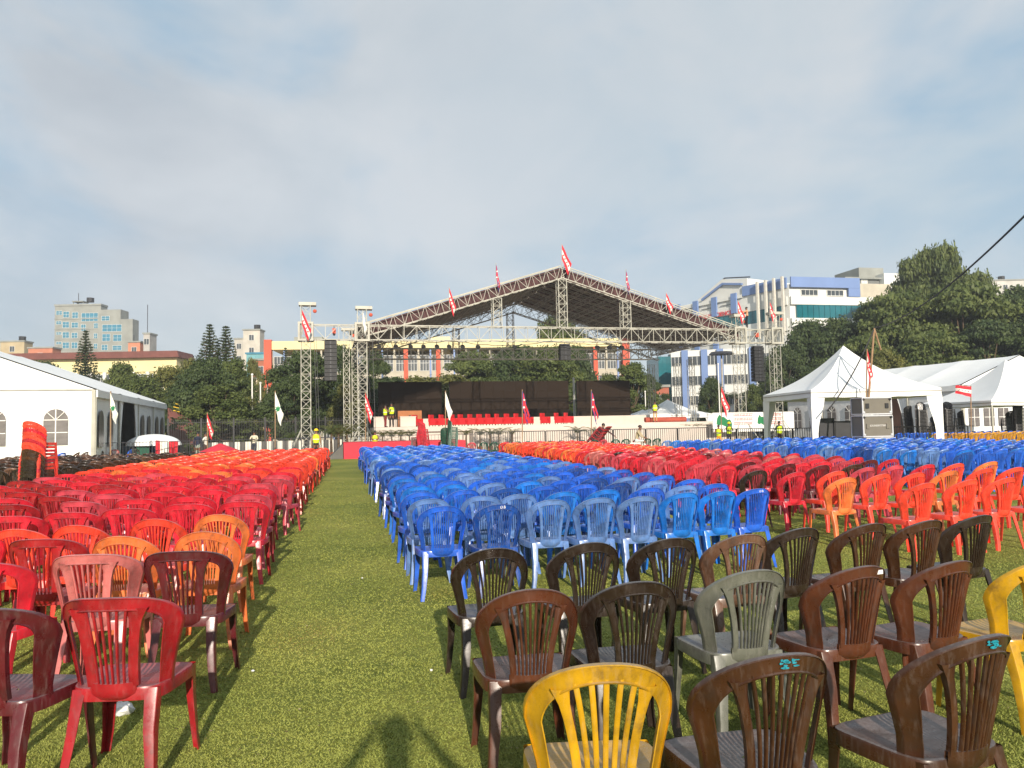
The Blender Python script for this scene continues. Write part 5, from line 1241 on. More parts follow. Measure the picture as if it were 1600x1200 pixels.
# ============================================================ TREES
def leaf_cards(centers, radii, per, size, rs_, flat=0.35):
    """leaf clusters spread through lobes: returns quads and a shade per leaf"""
    out, sh = [], []
    for (c, r, tone) in zip(centers, radii, rs_.rand(len(centers))):
        n_ = max(12, int(per * (r[0] / 1.0) ** 2))
        d = rs_.normal(size=(n_, 3)); d /= np.linalg.norm(d, axis=1)[:, None]
        rad_ = 0.35 + 0.95 * rs_.rand(n_) ** 0.9
        bump = 1 + 0.30 * np.sin(d[:, 0] * 5 + tone * 9) * np.sin(d[:, 2] * 6 + tone * 5) + 0.18 * np.sin(d[:, 1] * 11 + tone * 17)
        p = np.array(c) + d * (rad_ * bump)[:, None] * np.array(r)
        nrm_ = d * 0.9 + rs_.normal(size=(n_, 3)) * 0.6 + np.array([0, 0, flat]); nrm_ /= np.linalg.norm(nrm_, axis=1)[:, None]
        t1 = np.cross(nrm_, rs_.normal(size=(n_, 3))); t1 /= np.linalg.norm(t1, axis=1)[:, None] + 1e-9; t2 = np.cross(nrm_, t1)
        s1 = size * (0.6 + 0.8 * rs_.rand(n_))[:, None]; s2 = s1 * 0.6
        q = np.stack([p - t1 * s1, p - t2 * s2 * .8 + t1 * s1 * .1, p + t1 * s1, p + t2 * s2], axis=1)
        out.append(q); sh.append(np.clip(0.05 + 0.55 * tone + 0.4 * rs_.rand(n_), 0, 1))
    return np.concatenate(out).reshape(-1, 3), np.concatenate(sh)
def broadleaf(seed, H=10.0, W=8.0, base=0.18, nlobe=26, per=520, size=0.17, mat=LEAF_MID, layered=False, spiky=0.0):
    rs_ = np.random.RandomState(seed); cs, rd = [], []
    nlobe = int(nlobe * 3.6); ph = rs_.rand(6) * 6.28
    for i in range(nlobe):
        a = rs_.rand() * 2 * math.pi; q = rs_.rand() ** 0.85; z = base + (1 - base) * q
        edge = 1 + 0.22 * math.sin(2 * a + ph[0]) + 0.16 * math.sin(3 * a + ph[1] + q * 5) + 0.12 * math.sin(9 * q + ph[2])
        env = max(0.10, math.sin(math.pi * min(1, (q * 0.84 + 0.16)) ** 0.85)) ** 0.6 * edge
        rr_ = (W / 2) * env * (0.35 + 0.6 * math.sqrt(rs_.rand())); r0 = W * (0.045 + 0.065 * rs_.rand())
        cs.append((math.cos(a) * rr_, math.sin(a) * rr_, z * H * 0.955)); rd.append((r0 * 1.25, r0 * 1.25, r0 * (0.42 if layered else 0.8)))
    v, s_ = leaf_cards(cs, rd, per * 0.68, size, rs_)
    crown = np_mesh('crown', v, 4, mat, s_)
    m = MB(); m.tube([(0, 0, -.05), (0.08, 0.05, H * .18), (-.05, .1, H * .45), (.05, 0, H * .75)], [.28, .22, .15, .05], 8)
    for c, r in list(zip(cs, rd))[:20]:
        z0 = H * .2 + (c[2] - H * .2) * .25; m.tube([(0, 0, max(H * .12, z0)), (c[0] * .5, c[1] * .5, (z0 + c[2]) / 2), c], [.12, .07, .025], 5)
    return crown, m.mesh('trunk', BARK)
def conifer(seed, H=14.0, W=5.0, mat=LEAF_FERN):
    rs_ = np.random.RandomState(seed); cs, rd = [], []; nt_ = 38
    m = MB(); m.bar((0, 0, -.05), (0, 0, H * .97), .22, 7, .03)
    for k in range(nt_):
        q = k / nt_; z = H * (.12 + .86 * q); R0 = W / 2 * (1 - q) ** 0.9 + .07; nbr = 8 if q < .85 else 5
        for j in range(nbr):
            a = 2 * math.pi * (j / nbr) + k * .9 + rs_.rand() * .3; L_ = R0 * (.85 + .3 * rs_.rand())
            ex_, ey_ = math.cos(a) * L_, math.sin(a) * L_; m.bar((0, 0, z), (ex_, ey_, z + L_ * .16), .05, 4, .015)
            for t__ in np.linspace(.25, 1, max(2, int(L_ * 2.4))): cs.append((ex_ * t__, ey_ * t__, z + L_ * .2 * t__ ** 2)); kq = max(.42, 1 - q * .62); rd.append((.36 * kq, .36 * kq, .17 * kq))
    v, s_ = leaf_cards(cs, rd, 520, .095, rs_, 0.6); return np_mesh('crown', v, 4, mat, s_), m.mesh('trunk', BARK)
def palm(seed, H=2.0, nf=14, L_=1.3, mat=LEAF_MID, trunk=0.06):
    rs_ = np.random.RandomState(seed); v = []; m = MB(); m.tube([(0, 0, 0), (.02, 0, H * .4), (0, .02, H * .62)], [trunk * 1.3, trunk, trunk * .7], 6)
    for k in range(nf):
        a = 2 * math.pi * k / nf + rs_.rand() * .5; el = .5 + .8 * rs_.rand(); ns_ = 8
        for i in range(ns_):
            q0, q1 = i / ns_, (i + 1) / ns_
            def pt(q): return np.array([math.cos(a) * L_ * q * math.cos(el * (1 - q * .9)) , math.sin(a) * L_ * q * math.cos(el * (1 - q * .9)), H * .6 + L_ * (math.sin(el) * q - .55 * q * q)])
            p0, p1 = pt(q0), pt(q1); sd = np.array([-math.sin(a), math.cos(a), 0]); w_ = L_ * .20 * (1 - q0 * .75)
            for s_ in (-1, 1):
                for e_ in (0, .5):
                    b0 = p0 + (p1 - p0) * e_; b1 = p0 + (p1 - p0) * (e_ + .3); tip = b1 + s_ * sd * w_ + np.array([0, 0, -w_ * .45]) + (p1 - p0) * .6; v += [b0, b1, tip, tip + (p1 - p0) * .02]
    v = np.array(v); return np_mesh('fronds', v, 4, mat, rs_.rand(len(v) // 4)), m.mesh('stem', BARK)
T = {}
T['a'] = broadleaf(1, mat=LEAF_MID); T['b'] = broadleaf(2, nlobe=32, W=9, mat=LEAF_DARK); T['c'] = broadleaf(3, nlobe=22, mat=LEAF_OLIVE); T['d'] = broadleaf(4, W=10, nlobe=30, mat=LEAF_MID, layered=True)
T['e'] = broadleaf(5, W=10, nlobe=34, mat=LEAF_DARK, layered=True, per=480); T['f'] = broadleaf(6, W=7, nlobe=30, base=.05, mat=LEAF_MID, per=560); T['g'] = conifer(7); T['h'] = conifer(8, 14, 6.2)
T['j'] = broadleaf(9, H=10, W=11, nlobe=30, base=.25, mat=LEAF_MID, layered=True, per=420)
SZ = dict(a=(10, 8), b=(10, 9), c=(10, 8), d=(10, 10), e=(10, 10), f=(10, 7), g=(14, 5), h=(14, 6.2), j=(10, 11))
def tree(kind, px, pytop, Yd, wpx, lab, rz=None, group='trees round the field', zadd=0.0, cat='tree', name='tree'):
    p = at_y(px, pytop, Yd); H0, W0 = SZ[kind]; H = p.z + zadd; W = wpx * Yd / FPX; t_ = thing(name, lab, cat, (p.x, Yd, 0), rz if rz is not None else R_.uniform(0, 6.28), group)
    sc = (W / W0, W / W0, H / H0)
    inst('crown', T[kind][0], t_, scale=sc); inst('trunk', T[kind][1], t_, scale=sc); return t_
tree('g', 134, 510, 84, 66, 'dark araucaria tree with tiered branches before the cream building', name='conifer')
tree('g', 328, 500, 66, 84, 'left one of the twin pointed conifers left of the stage', name='conifer'); tree('g', 353, 503, 67, 84, 'right one of the twin pointed conifers left of the stage', name='conifer')
tree('h', 446, 538, 82, 46, 'small dark conifer before the hospital wall beside the orange upright', name='conifer')
for k, px, py, Yd, w_, lab in (
    ('b', 322, 560, 62, 100, 'dense dark green tree below the twin conifers'), ('f', 362, 560, 63, 80, 'dense green tree under the right one of the twin conifers'), ('f', 342, 600, 58, 110, 'low bushy green tree at the foot of the twin conifers'),
    ('c', 262, 572, 70, 90, 'yellowish olive tree right behind the left marquee'), ('c', 296, 560, 76, 60, 'olive tree between the marquee and the twin conifers'), ('a', 190, 568, 74, 76, 'green tree behind the roof of the left marquee'), ('a', 222, 590, 66, 90, 'loose green tree at the end of the left marquee'),
    ('b', 72, 565, 80, 80, 'round dark green tree top over the left marquee roof'), ('b', 32, 566, 84, 50, 'small dark tree top at the far left over the marquee roof'), ('c', 395, 560, 84, 40, 'brownish loose tree right of the twin conifers'), ('c', 384, 620, 60, 60, 'thin leafy shrub tree right of the twin conifers'),
    ('e', 480, 548, 62, 110, 'big dark green tree behind the leftmost stage tower'), ('e', 530, 540, 66, 90, 'big dark green tree behind the left speaker array'), ('b', 455, 585, 60, 90, 'dark green tree left of the leftmost stage tower'), ('c', 540, 600, 60, 60, 'olive tree between the left towers'),
    ('e', 586, 548, 80, 64, 'dark tree behind the second stage tower'), ('b', 610, 590, 76, 100, 'dark leafy tree at the left edge of the left screen'), ('c', 660, 588, 80, 120, 'olive tree above the left screen'), ('c', 706, 584, 82, 100, 'olive tree above the gap between left and middle screens'),
    ('d', 738, 546, 92, 110, 'dark spreading tree above the left part of the middle screen'), ('b', 806, 540, 94, 120, 'dark spreading tree above the centre of the middle screen'), ('a', 862, 541, 90, 110, 'dark flat-topped tree behind the centre speaker cluster'), ('a', 872, 488, 118, 92, 'tall green tree top showing under the roof peak'),
    ('b', 902, 540, 96, 66, 'dark tree left of the short hospital wall section'), ('f', 985, 566, 84, 80, 'green tree right of the right screen'), ('a', 950, 585, 86, 60, 'green tree behind the right screen'), ('e', 1013, 585, 88, 50, 'dark tree left of the glass tower'),
    ('b', 1112, 590, 86, 50, 'small dense round tree before the white wing'), ('f', 1180, 600, 84, 46, 'green shrub tree behind the right speaker array'),
    ('b', 1262, 500, 88, 110, 'dark green tree at the left end of the big tree group'), ('b', 1310, 498, 86, 120, 'dark green tree behind the near canopy peak'), ('b', 1220, 540, 84, 70, 'dark green tree right behind the right tower'), ('e', 1370, 470, 84, 120, 'broad dark tree in front of the blue and white building'),
    ('j', 1428, 396, 98, 110, 'tall layered tree crown, left peak of the highest tree on the right'), ('j', 1462, 373, 96, 112, 'highest layered tree crown on the right'), ('j', 1512, 418, 92, 120, 'layered tree crown right of the highest one'),
    ('d', 1400, 452, 80, 150, 'broad olive green tree under the highest crown'), ('d', 1500, 440, 78, 180, 'broad green tree in the middle of the right tree group'), ('e', 1600, 446, 80, 150, 'broad dark tree at the right edge of the view'), ('d', 1350, 520, 74, 110, 'green tree right of the near canopy peak'),
    ('c', 1380, 545, 70, 80, 'bright olive tree behind the cable pole'), ('d', 1450, 515, 72, 130, 'green tree above the ridge of the right marquee'), ('e', 1540, 500, 72, 140, 'dark tree above the gable of the right marquee'), ('e', 1640, 470, 74, 160, 'dark tree beyond the right edge'), ('b', 1285, 560, 72, 90, 'dark low tree behind the near canopy tent'), ('b', 1345, 575, 68, 90, 'dark low tree behind the right slope of the canopy tent')):
    tree(k, px, py, Yd, w_, lab)
P1, P2 = palm(21), palm(22, 2.0, 11, 1.2, LEAF_OLIVE)
p = at_y(1150, 598, 86); BP = palm(23, 9.0, 26, 2.6, LEAF_MID, .25); t_ = thing('palm_tree', 'palm tree with drooping fronds before the white wing', 'palm', (p.x, 86, 0), 0.3)
for o in (inst('fronds', BP[0], t_, scale=(1, 1, .8)), inst('trunk', BP[1], t_, scale=(1, 1, .8))): pass
# potted palms along the stage
pot = MB().bar((0, 0, 0), (0, 0, .32), .13, 10, .19).mesh('pot', M('terracotta_pot', C(150, 80, 55), .8))
pl = [(222 + 0, 0)][:0]
spots = [(456, 52.5), (487, 52.5), (518, 45.0), (529, 45.5), (542, 46.5), (598, 51.5), (612, 51.5), (626, 51.5), (640, 52), (728, 51), (750, 51.5), (766, 51.5), (780, 51.5), (800, 52), (902, 53.5), (930, 54), (1082, 57.5), (1096, 58), (1103, 58), (575, 51.3)]
for i, (px, Yd) in enumerate(spots):
    p = at_y(px, 690, Yd); k = 1.0 if i not in (2, 3, 4) else 1.25; t_ = thing('potted_palm', 'small potted palm before the stage front, %s from the left' % ORD[i if i < 15 else i], 'potted plant', (p.x, Yd, 0), R_.uniform(0, 6), 'potted palms along the stage'); P_ = (P1, P2)[i % 2]
    inst('pot', pot, t_); f_ = inst('fronds', P_[0], t_, (0, 0, .1), scale=(k * .75, k * .75, k * .85)); inst('stem', P_[1], t_, (0, 0, .1), scale=(k, k, k * .85))
o = None

# ============================================================ FLAGS
def flag(px, py0, py1, Yd, kind, lab, wpx=12, droop=1.15, side=1, pole_r=.03, fh=None, cloth=(0, .45), base=None, lean=0.0, stageflag=False):
    p0, p1 = at_y(px, py0, Yd), at_y(px + (0 if not lean else lean), py1, Yd); z0 = p1.z if base is None else base
    t_ = thing('flag', lab, 'flag', (p1.x, Yd, z0), 0, 'flags on poles'); H = p0.z - z0
    dxp = p0.x - p1.x; MB().bar((0, 0, 0), (dxp, 0, H + .05), pole_r, 6).build('flag_pole', WOOD if not stageflag else WHITE_METAL, t_)
    if stageflag: droop = max(droop, 1.15); fh = (fh or 1) * .85
    if base == 0 and droop > 0: droop = max(droop, 1.22); fh = (fh or 1) * .82
    zt = H; fhh = fh or min(1.0, H * .4); Wf = fhh * 1.45
    def pt(i, j, nu, nv):
        u_, v_ = i / nu, j / nv; cd, sd = math.cos(droop), math.sin(droop)
        x = side * (u_ * Wf * cd * (1 - .35 * v_ * (droop > .8))) + dxp * (1 - v_ * fhh / max(H, .1)) ; y = -.07 * math.sin(u_ * 9 + v_ * 2.5) * u_ - .03; z = zt - v_ * fhh * (1 - .25 * u_) - u_ * Wf * sd
        return (x + side * .03 * math.sin(v_ * 6 + u_ * 7) * u_, y, z)
    nu, nv = 10, 9; m = MB()
    vs = [pt(i, j, nu, nv) for j in range(nv + 1) for i in range(nu + 1)]; fs, ms = [], []
    for j in range(nv):
        for i in range(nu):
            if kind == 'nepal':
                cut = (1 - (j / (nv / 2))) if j < nv / 2 else (1 - (j - nv / 2) / (nv / 2))
                reach = (j % 4.5 + 1) / 4.5 * nu
                if i > reach + .5: continue
                mi = 1 if (i == 0 or i >= reach - .6 or j in (nv - 1,)) else 0
            elif kind == 'party': mi = 0 if (j < 3 or j >= 6) else 1
            else: mi = 0
            fs.append((j * (nu + 1) + i, j * (nu + 1) + i + 1, (j + 1) * (nu + 1) + i + 1, (j + 1) * (nu + 1) + i)); ms.append(mi)
    m.v = vs; m.f = fs; m.m = ms
    mats = {'party': [FLAG_RED, FLAG_WHITE], 'nepal': [FLAG_RED, FLAG_BLUE], 'white': [FLAG_WHITE], 'tree': [FLAG_WHITE]}[kind]
    fl = m.build('cloth', mats, t_, smooth=True)
    def star(c, r, mat, n5=5):
        q = MB(); cc = Vector(pt(c[0] * nu, c[1] * nv, nu, nv)) + Vector((0, -.035, 0)); q.v = [tuple(cc + Vector((math.sin(a * math.pi / n5) * (r if a % 2 == 0 else r * .45), 0, math.cos(a * math.pi / n5) * (r if a % 2 == 0 else r * .45)))) for a in range(2 * n5)]
        q.f = [tuple(range(2 * n5))]; q.m = [0]; q.build('emblem', mat, fl)
    if kind == 'party':
        for q_ in (.2, .4, .6, .8): star((q_, .5), fhh * .075, FLAG_RED)
    if kind == 'tree': star((.45, .5), fhh * .24, FLAG_GREEN, 7)
    if kind == 'nepal': star((.25, .25), fhh * .08, FLAG_WHITE); star((.25, .72), fhh * .09, FLAG_WHITE, 8)
    return t_
yF = lambda px: S(uz(px, 500, -.3)[0], -.3).y
flag(878, 382, 421, yF(878), 'party', 'red and white flag at the roof peak', droop=.95, fh=1.25, pole_r=.025, stageflag=True)
flag(775, 412, 448, yF(776), 'nepal', 'double-pointed crimson flag left of the roof peak', droop=1.35, fh=1.1, pole_r=.025, stageflag=True)
flag(702, 450, 484, yF(702), 'party', 'red and white flag on the left slope of the roof', droop=1.25, fh=1.1, pole_r=.025, stageflag=True)
flag(978, 422, 456, yF(978), 'nepal', 'double-pointed crimson flag right of the roof peak', droop=1.35, fh=1.0, pole_r=.025, stageflag=True)
flag(1041, 458, 484, yF(1041), 'party', 'red and white flag on the right slope of the roof', droop=1.1, fh=.9, pole_r=.025, stageflag=True)
flag(472, 484, 524, yF(472) - .6, 'party', 'large red and white flag tied to the leftmost tower', droop=.95, fh=1.15, stageflag=True)
flag(567, 486, 520, yF(567) - .6, 'white', 'plain white flag tied to the second tower', droop=1.35, fh=.9, stageflag=True)
flag(1153, 470, 500, yF(1154), 'party', 'red and white flag on the tower with the climbing man', droop=1.2, fh=1.0, stageflag=True)
flag(1203, 472, 496, yF(1206), 'party', 'red and white flag on the rightmost tower', droop=1.25, fh=.9, stageflag=True)
flag(430, 612, 705, 44.0, 'tree', 'white flag with a green tree left of the leftmost tower', droop=1.0, fh=1.15, base=0)
flag(324, 646, 705, 42.0, 'party', 'red and white flag beside the twin conifers', droop=1.0, fh=.85, base=0)
flag(571, 614, 700, 47.0, 'party', 'red and white flag hanging before the second tower', droop=1.05, fh=1.1, base=0)
flag(696, 612, 700, 44.0, 'white', 'plain white flag above the green chair stacks', droop=1.25, fh=1.0, base=0)
flag(816, 610, 700, 45.0, 'nepal', 'crimson flag standing before the red armchairs', droop=1.2, fh=1.2, base=0, wpx=14)
flag(924, 610, 700, 46.0, 'nepal', 'crimson flag standing before the right-hand screen', droop=1.25, fh=1.2, base=0)
flag(1127, 605, 700, 47.0, 'party', 'red and white flag before the palm tree', droop=1.0, fh=1.1, base=0)
flag(1355, 547, 600, 33.4, 'party', 'tall red and white flag drooping beside the leaning pole', droop=1.42, fh=.75, base=1.9, lean=-4)
flag(1517, 604, 690, 40.0, 'party', 'red and white flag blown to the left before the right marquee', droop=-.1, fh=.55, base=0, side=-1)
flag(173, 613, 690, 35.0, 'tree', 'white flag with a green tree blown across the marquee side', droop=.85, fh=.85, base=0)
# draped cloth and bundle by the marquee
t_ = thing('covered_bundle', 'heap of goods under a white sheet by the side of the left marquee', 'bundle', (at_y(240, 690, 41.8).x, 41.8, 0), rad(10))
MB().ball((0, 0, .95), 1.0, 16, 8, (1.45, .8, .62), v1=.5).build('sheet', CANVAS, t_, smooth=True)
for i, (x, c) in enumerate(((-1.1, 'C'), (-.4, 'G'), (.35, 'B'), (1.0, 'R'))): MB().span(x - .32, x + .32, -.5, .5, 0, .96 + .04 * i).build('crate', M('crate_' + c, dict(C=C(70, 76, 84), G=C(20, 80, 60), B=C(50, 62, 88), R=C(60, 68, 80))[c], .7), t_)
t_ = thing('draped_flag', 'red and white flag cloth draped over the barrier by the covered heap', 'flag', (at_y(263, 690, 40.6).x, 40.3, 0), rad(12))
m = MB(); rows = [[(x * .22 - .5, -.05 * math.sin(x * 2.1 + j), 1.25 - j * .16 - .02 * x) for x in range(6)] for j in range(8)]
m.grid(rows); m.m = [0 if (i % 5) in (0, 3, 4) else 1 for i in range(len(m.f))]; m.build('cloth', [FLAG_RED, FLAG_WHITE], t_)
t_ = thing('umbrella', 'closed-up red parasol canopy lying behind the orange chairs', 'umbrella', (at_y(344, 696, 39.5).x, 39.5, 0)); m = MB(); m.bar((0, 0, .62), (0, 0, 1.02), 1.05, 10, .06); m.build('canopy', RED_CLOTH, t_); MB().bar((0, 0, 0), (0, 0, .8), .03).build('shaft', DARK_METAL, t_)
# loose chairs by the marquee wall
for i, (px, Yd, c, yw) in enumerate(((92, 33.2, 'blue', 70), (113, 33.4, 'tan', 100), (127, 33.6, 'brown', 150), (153, 36.8, 'tan', 190), (178, 38, 'pink', 200), (197, 39, 'blue', 120), (210, 39.4, 'grey', 30))):
    p = at_y(px, 690, Yd); o = inst('loose_chair', KINDS_[False]['lowmesh'], None, (p.x, Yd, 0), (0, 0, rad(yw)), color=wear_var(c) + (.4,)); tag(o, '%s chair standing loose by the marquee, %s of them from the left' % (CW[c], ORD[i]), 'chair', 'loose chairs by the left marquee')
# earth bank with yellow railing, left of conifers
t_ = thing('brick_ramp', 'sloping brick-red ramp with a yellow handrail behind the iron fence', 'ramp', (at_y(262, 650, 60).x, 60, 0)); m = MB(); m.prism([(0, 0), (6.5, 0), (6.5, .3), (0, 3.6)], 0, 1.5); m.build('ramp_body', RED_ROOF, t_)
for k in range(3): MB().bar((0.5, -.1, 3.4 + k * .28), (4.6, -.1, 2.7 + k * .28 - 0.4), .05).build('handrail', M('yellow_rail', C(215, 175, 40), .5) if k == 0 else bpy.data.materials['yellow_rail'], t_)

# ============================================================ PEOPLE
def person(lab, x, y, z=0.0, yaw=0.0, H=1.68, pose=None, shirt=C(200, 195, 180), pants=C(40, 42, 52), vest=False, helmet=False, group='people working round the stage', sleeves=True, hat=None):
    """yaw: facing +y turned by yaw; pose: dict of joint offsets in body units (height 1)"""
    J = dict(pel=(0, 0, .53), sp=(0, -.005, .64), ch=(0, 0, .75), nk=(0, .005, .83), hd=(0, .02, .885), ht=(0, .01, .965), rs=(.105, 0, .795), ls=(-.105, 0, .795), re=(.135, -.01, .63), le=(-.135, -.01, .63), rw=(.145, .03, .485), lw=(-.145, .03, .485),
             rh=(.052, 0, .51), lh=(-.052, 0, .51), rk=(.058, .012, .285), lk=(-.058, .012, .285), ra=(.062, -.012, .045), la=(-.062, -.012, .045), rt=(.07, .095, .016), lt=(-.07, .095, .016))
    if pose: J.update(pose)
    names = list(J); idx = {n: i for i, n in enumerate(names)}
    RR = dict(pel=(.078, .058), sp=(.068, .05), ch=(.085, .055), nk=(.03, .03), hd=(.044, .05), ht=(.03, .036), rs=(.036, .036), ls=(.036, .036), re=(.025, .025), le=(.025, .025), rw=(.016, .016), lw=(.016, .016), rh=(.052, .052), lh=(.052, .052), rk=(.033, .033), lk=(.033, .033), ra=(.021, .021), la=(.021, .021), rt=(.02, .014), lt=(.02, .014))
    E = [('pel', 'sp'), ('sp', 'ch'), ('ch', 'nk'), ('nk', 'hd'), ('hd', 'ht'), ('ch', 'rs'), ('ch', 'ls'), ('rs', 're'), ('ls', 'le'), ('re', 'rw'), ('le', 'lw'), ('pel', 'rh'), ('pel', 'lh'), ('rh', 'rk'), ('lh', 'lk'), ('rk', 'ra'), ('lk', 'la'), ('ra', 'rt'), ('la', 'lt')]
    vs = [Vector(J[n]) for n in names]; es = [(idx[a], idx[b]) for a, b in E]; rad_ = [RR[n] for n in names]
    for s_, w_, e_ in (('r', 'rw', 're'), ('l', 'lw', 'le')):      # palm and fingers
        W_ = Vector(J[w_]); dirv = (W_ - Vector(J[e_])).normalized(); side = dirv.cross(Vector((0, 1, 0.01))).normalized() * (1 if s_ == 'r' else -1); fwd = side.cross(dirv).normalized()
        k = len(vs); vs.append(W_ + dirv * .030); rad_.append((.020, .011)); es.append((idx[w_], k))
        for f_, ln in enumerate((.040, .046, .042, .034)):
            b0 = W_ + dirv * .05 + fwd * (.018 - .012 * f_) * 1.1; b1 = b0 + dirv * ln * .6 + side * -.006; b2 = b1 + dirv * ln * .35 + side * -.016
            kk = len(vs); vs += [b0, b1, b2]; rad_ += [(.0062, .0062), (.0055, .0055), (.0042, .0042)]; es += [(k, kk), (kk, kk + 1), (kk + 1, kk + 2)]
        kk = len(vs); vs += [W_ + dirv * .022 + fwd * .026, W_ + dirv * .048 + fwd * .038]; rad_ += [(.007, .007), (.005, .005)]; es += [(k, kk), (kk, kk + 1)]
    me = bpy.data.meshes.new('body'); me.from_pydata([tuple(v) for v in vs], es, []); ob = bpy.data.objects.new('person', me); COL.objects.link(ob)
    sk = ob.modifiers.new('skin', 'SKIN'); sk.use_smooth_shade = True
    for i, r in enumerate(rad_): me.skin_vertices[0].data[i].radius = r
    me.skin_vertices[0].data[idx['pel']].use_root = True
    sb = ob.modifiers.new('sub', 'SUBSURF'); sb.levels = 1; sb.render_levels = 1
    dg = bpy.context.evaluated_depsgraph_get(); bm_ = bpy.data.meshes.new_from_object(ob.evaluated_get(dg)); bpy.data.objects.remove(ob)
    bm_.transform(Matrix.Scale(H, 4)); bm_.name = 'person'
    tagc = '%d' % (int(shirt[0] * 9999) + int(pants[0] * 99))
    ms = bpy.data.materials.get('cloth' + tagc) or M('cloth' + tagc, shirt, .8, .08, 6); mp_ = bpy.data.materials.get('trousers' + tagc) or M('trousers' + tagc, pants, .85, .08, 6)
    bm_.materials.clear(); [bm_.materials.append(q) for q in (SKIN, ms, mp_, BLACK)]
    seg = {('pel', 'sp'): 1, ('sp', 'ch'): 1, ('ch', 'nk'): 1, ('nk', 'hd'): 0, ('hd', 'ht'): 0, ('ch', 'rs'): 1, ('ch', 'ls'): 1, ('rs', 're'): 1, ('ls', 'le'): 1, ('re', 'rw'): 1 if sleeves else 0, ('le', 'lw'): 1 if sleeves else 0, ('pel', 'rh'): 2, ('pel', 'lh'): 2, ('rh', 'rk'): 2, ('lh', 'lk'): 2, ('rk', 'ra'): 2, ('lk', 'la'): 2, ('ra', 'rt'): 3, ('la', 'lt'): 3}
    sg = [(Vector(J[a]) * H, Vector(J[b_]) * H, m_) for (a, b_), m_ in seg.items()]; hw1, hw2 = Vector(J['rw']) * H, Vector(J['lw']) * H; e1, e2 = Vector(J['re']) * H, Vector(J['le']) * H
    for pgn in bm_.polygons:
        c = pgn.center; best, bm2 = 1e9, 0
        for a, b_, m_ in sg:
            d = b_ - a; t__ = max(0, min(1, (c - a).dot(d) / d.length_squared)); q = (c - (a + d * t__)).length
            if q < best: best, bm2 = q, m_
        for w_, e_ in ((hw1, e1), (hw2, e2)):
            if (c - w_).length < .16 * H and (c - w_).dot((w_ - e_)) > -.002: bm2 = 0
        pgn.material_index = bm2; pgn.use_smooth = True
    t_ = bpy.data.objects.new('person', bm_); COL.objects.link(t_); t_.location = (x, y, z); t_.rotation_euler = (0, 0, yaw); tag(t_, lab, 'person', group)
    hd, ht, nk = Vector(J['hd']) * H, Vector(J['ht']) * H, Vector(J['nk']) * H; ax = (ht - hd).normalized(); hc = hd.lerp(ht, .38)
    face = MB(); r0 = .062 * H
    hm = MB().ball((0, 0, 0), r0 * .86, 12, 8, (.98, 1.12, 1.15), v1=.56)
    q = ax.to_track_quat('Z', 'Y') if ax.z < .98 else Matrix.Identity(3).to_quaternion()
    hr = hm.build('hair', HAIR, t_, smooth=True); hr.location = hc + Vector((0, -.008 * H, .010 * H)); hr.rotation_euler = (rad(-12), 0, 0)
    fm = MB(); fm.add([(0, .056 * H, 0), (-.008 * H, .046 * H, -.012 * H), (.008 * H, .046 * H, -.012 * H), (0, .046 * H, .018 * H)], [(0, 1, 2), (0, 2, 3), (0, 3, 1)])
    for sx in (-1, 1): fm.ball((sx * .050 * H, .0, -.004 * H), .011 * H, 6, 4, (.5, 1, 1.4))
    fo = fm.build('nose_and_ears', SKIN, t_); fo.location = hc
    em = MB(); [em.ball((sx * .018 * H, .047 * H, .006 * H), .0055 * H, 6, 4) for sx in (-1, 1)]; em.box((0, .046 * H, -.026 * H), (.022 * H, .006 * H, .004 * H)); eo = em.build('eyes_and_mouth', HAIR, t_); eo.location = hc
    if helmet:
        hh = MB(); hh.ball((0, 0, 0), r0 * 1.12, 14, 8, (1, 1.15, 1.0), v1=.5); hh.bar((0, 0, -.008), (0, 0, .004), r0 * 1.42, 14, r0 * 1.3); ho = hh.build('hard_hat', HELMET, t_, smooth=True); ho.location = hc + Vector((0, 0, .012 * H))
    if vest:
        ch, pel = Vector(J['ch']) * H, Vector(J['pel']) * H; vm = MB(); rows = []; sh = (Vector(J['rs']) + Vector(J['ls'])) * H / 2; up = (sh - pel).normalized()
        qq = up.to_track_quat('Z', 'Y') if abs(up.z) < .97 else None
        for j in range(7):
            s_ = j / 6; wx = (.088 + .022 * math.sin(math.pi * s_)) * H * (1 - .12 * (j == 6)); wy = (.074 + .012 * math.sin(math.pi * s_)) * H
            cpt = pel.lerp(sh, s_ * 1.02) ; rows.append([(cpt.x + wx * math.cos(a * math.pi / 7), cpt.y + wy * math.sin(a * math.pi / 7), cpt.z) for a in range(14)])
        vm.grid(rows, 0, True); vo = vm.build('safety_vest', VEST, t_, smooth=True)
        bm3 = MB(); s_ = .45; cpt = pel.lerp(sh, s_); bm3.grid([[(cpt.x + .113 * H * math.cos(a * math.pi / 7), cpt.y + .090 * H * math.sin(a * math.pi / 7), cpt.z + dz) for a in range(14)] for dz in (-.012 * H, .012 * H)], 0, True); bm3.build('reflective_band', MARK_WHITE, vo)
    return t_
arms_front = dict(rw=(.06, .17, .66), lw=(-.06, .17, .66), re=(.15, .04, .66), le=(-.15, .04, .66))
hands_hip = dict(re=(.19, -.03, .66), le=(-.19, -.03, .66), rw=(.11, .03, .56), lw=(-.11, .03, .56))
P_ = lambda px, Yd: at_y(px, 690, Yd).x
person('man in a dark blue suit jacket seen from behind near the left marquee', P_(303, 41.5), 42.0, yaw=rad(-15), shirt=C(30, 36, 60), pants=C(150, 160, 150))
person('man in a white shirt facing the man in the suit jacket', P_(317, 42), 42.4, yaw=rad(80), H=1.64, shirt=C(220, 215, 205), pants=C(80, 60, 55), pose=arms_front, sleeves=False)
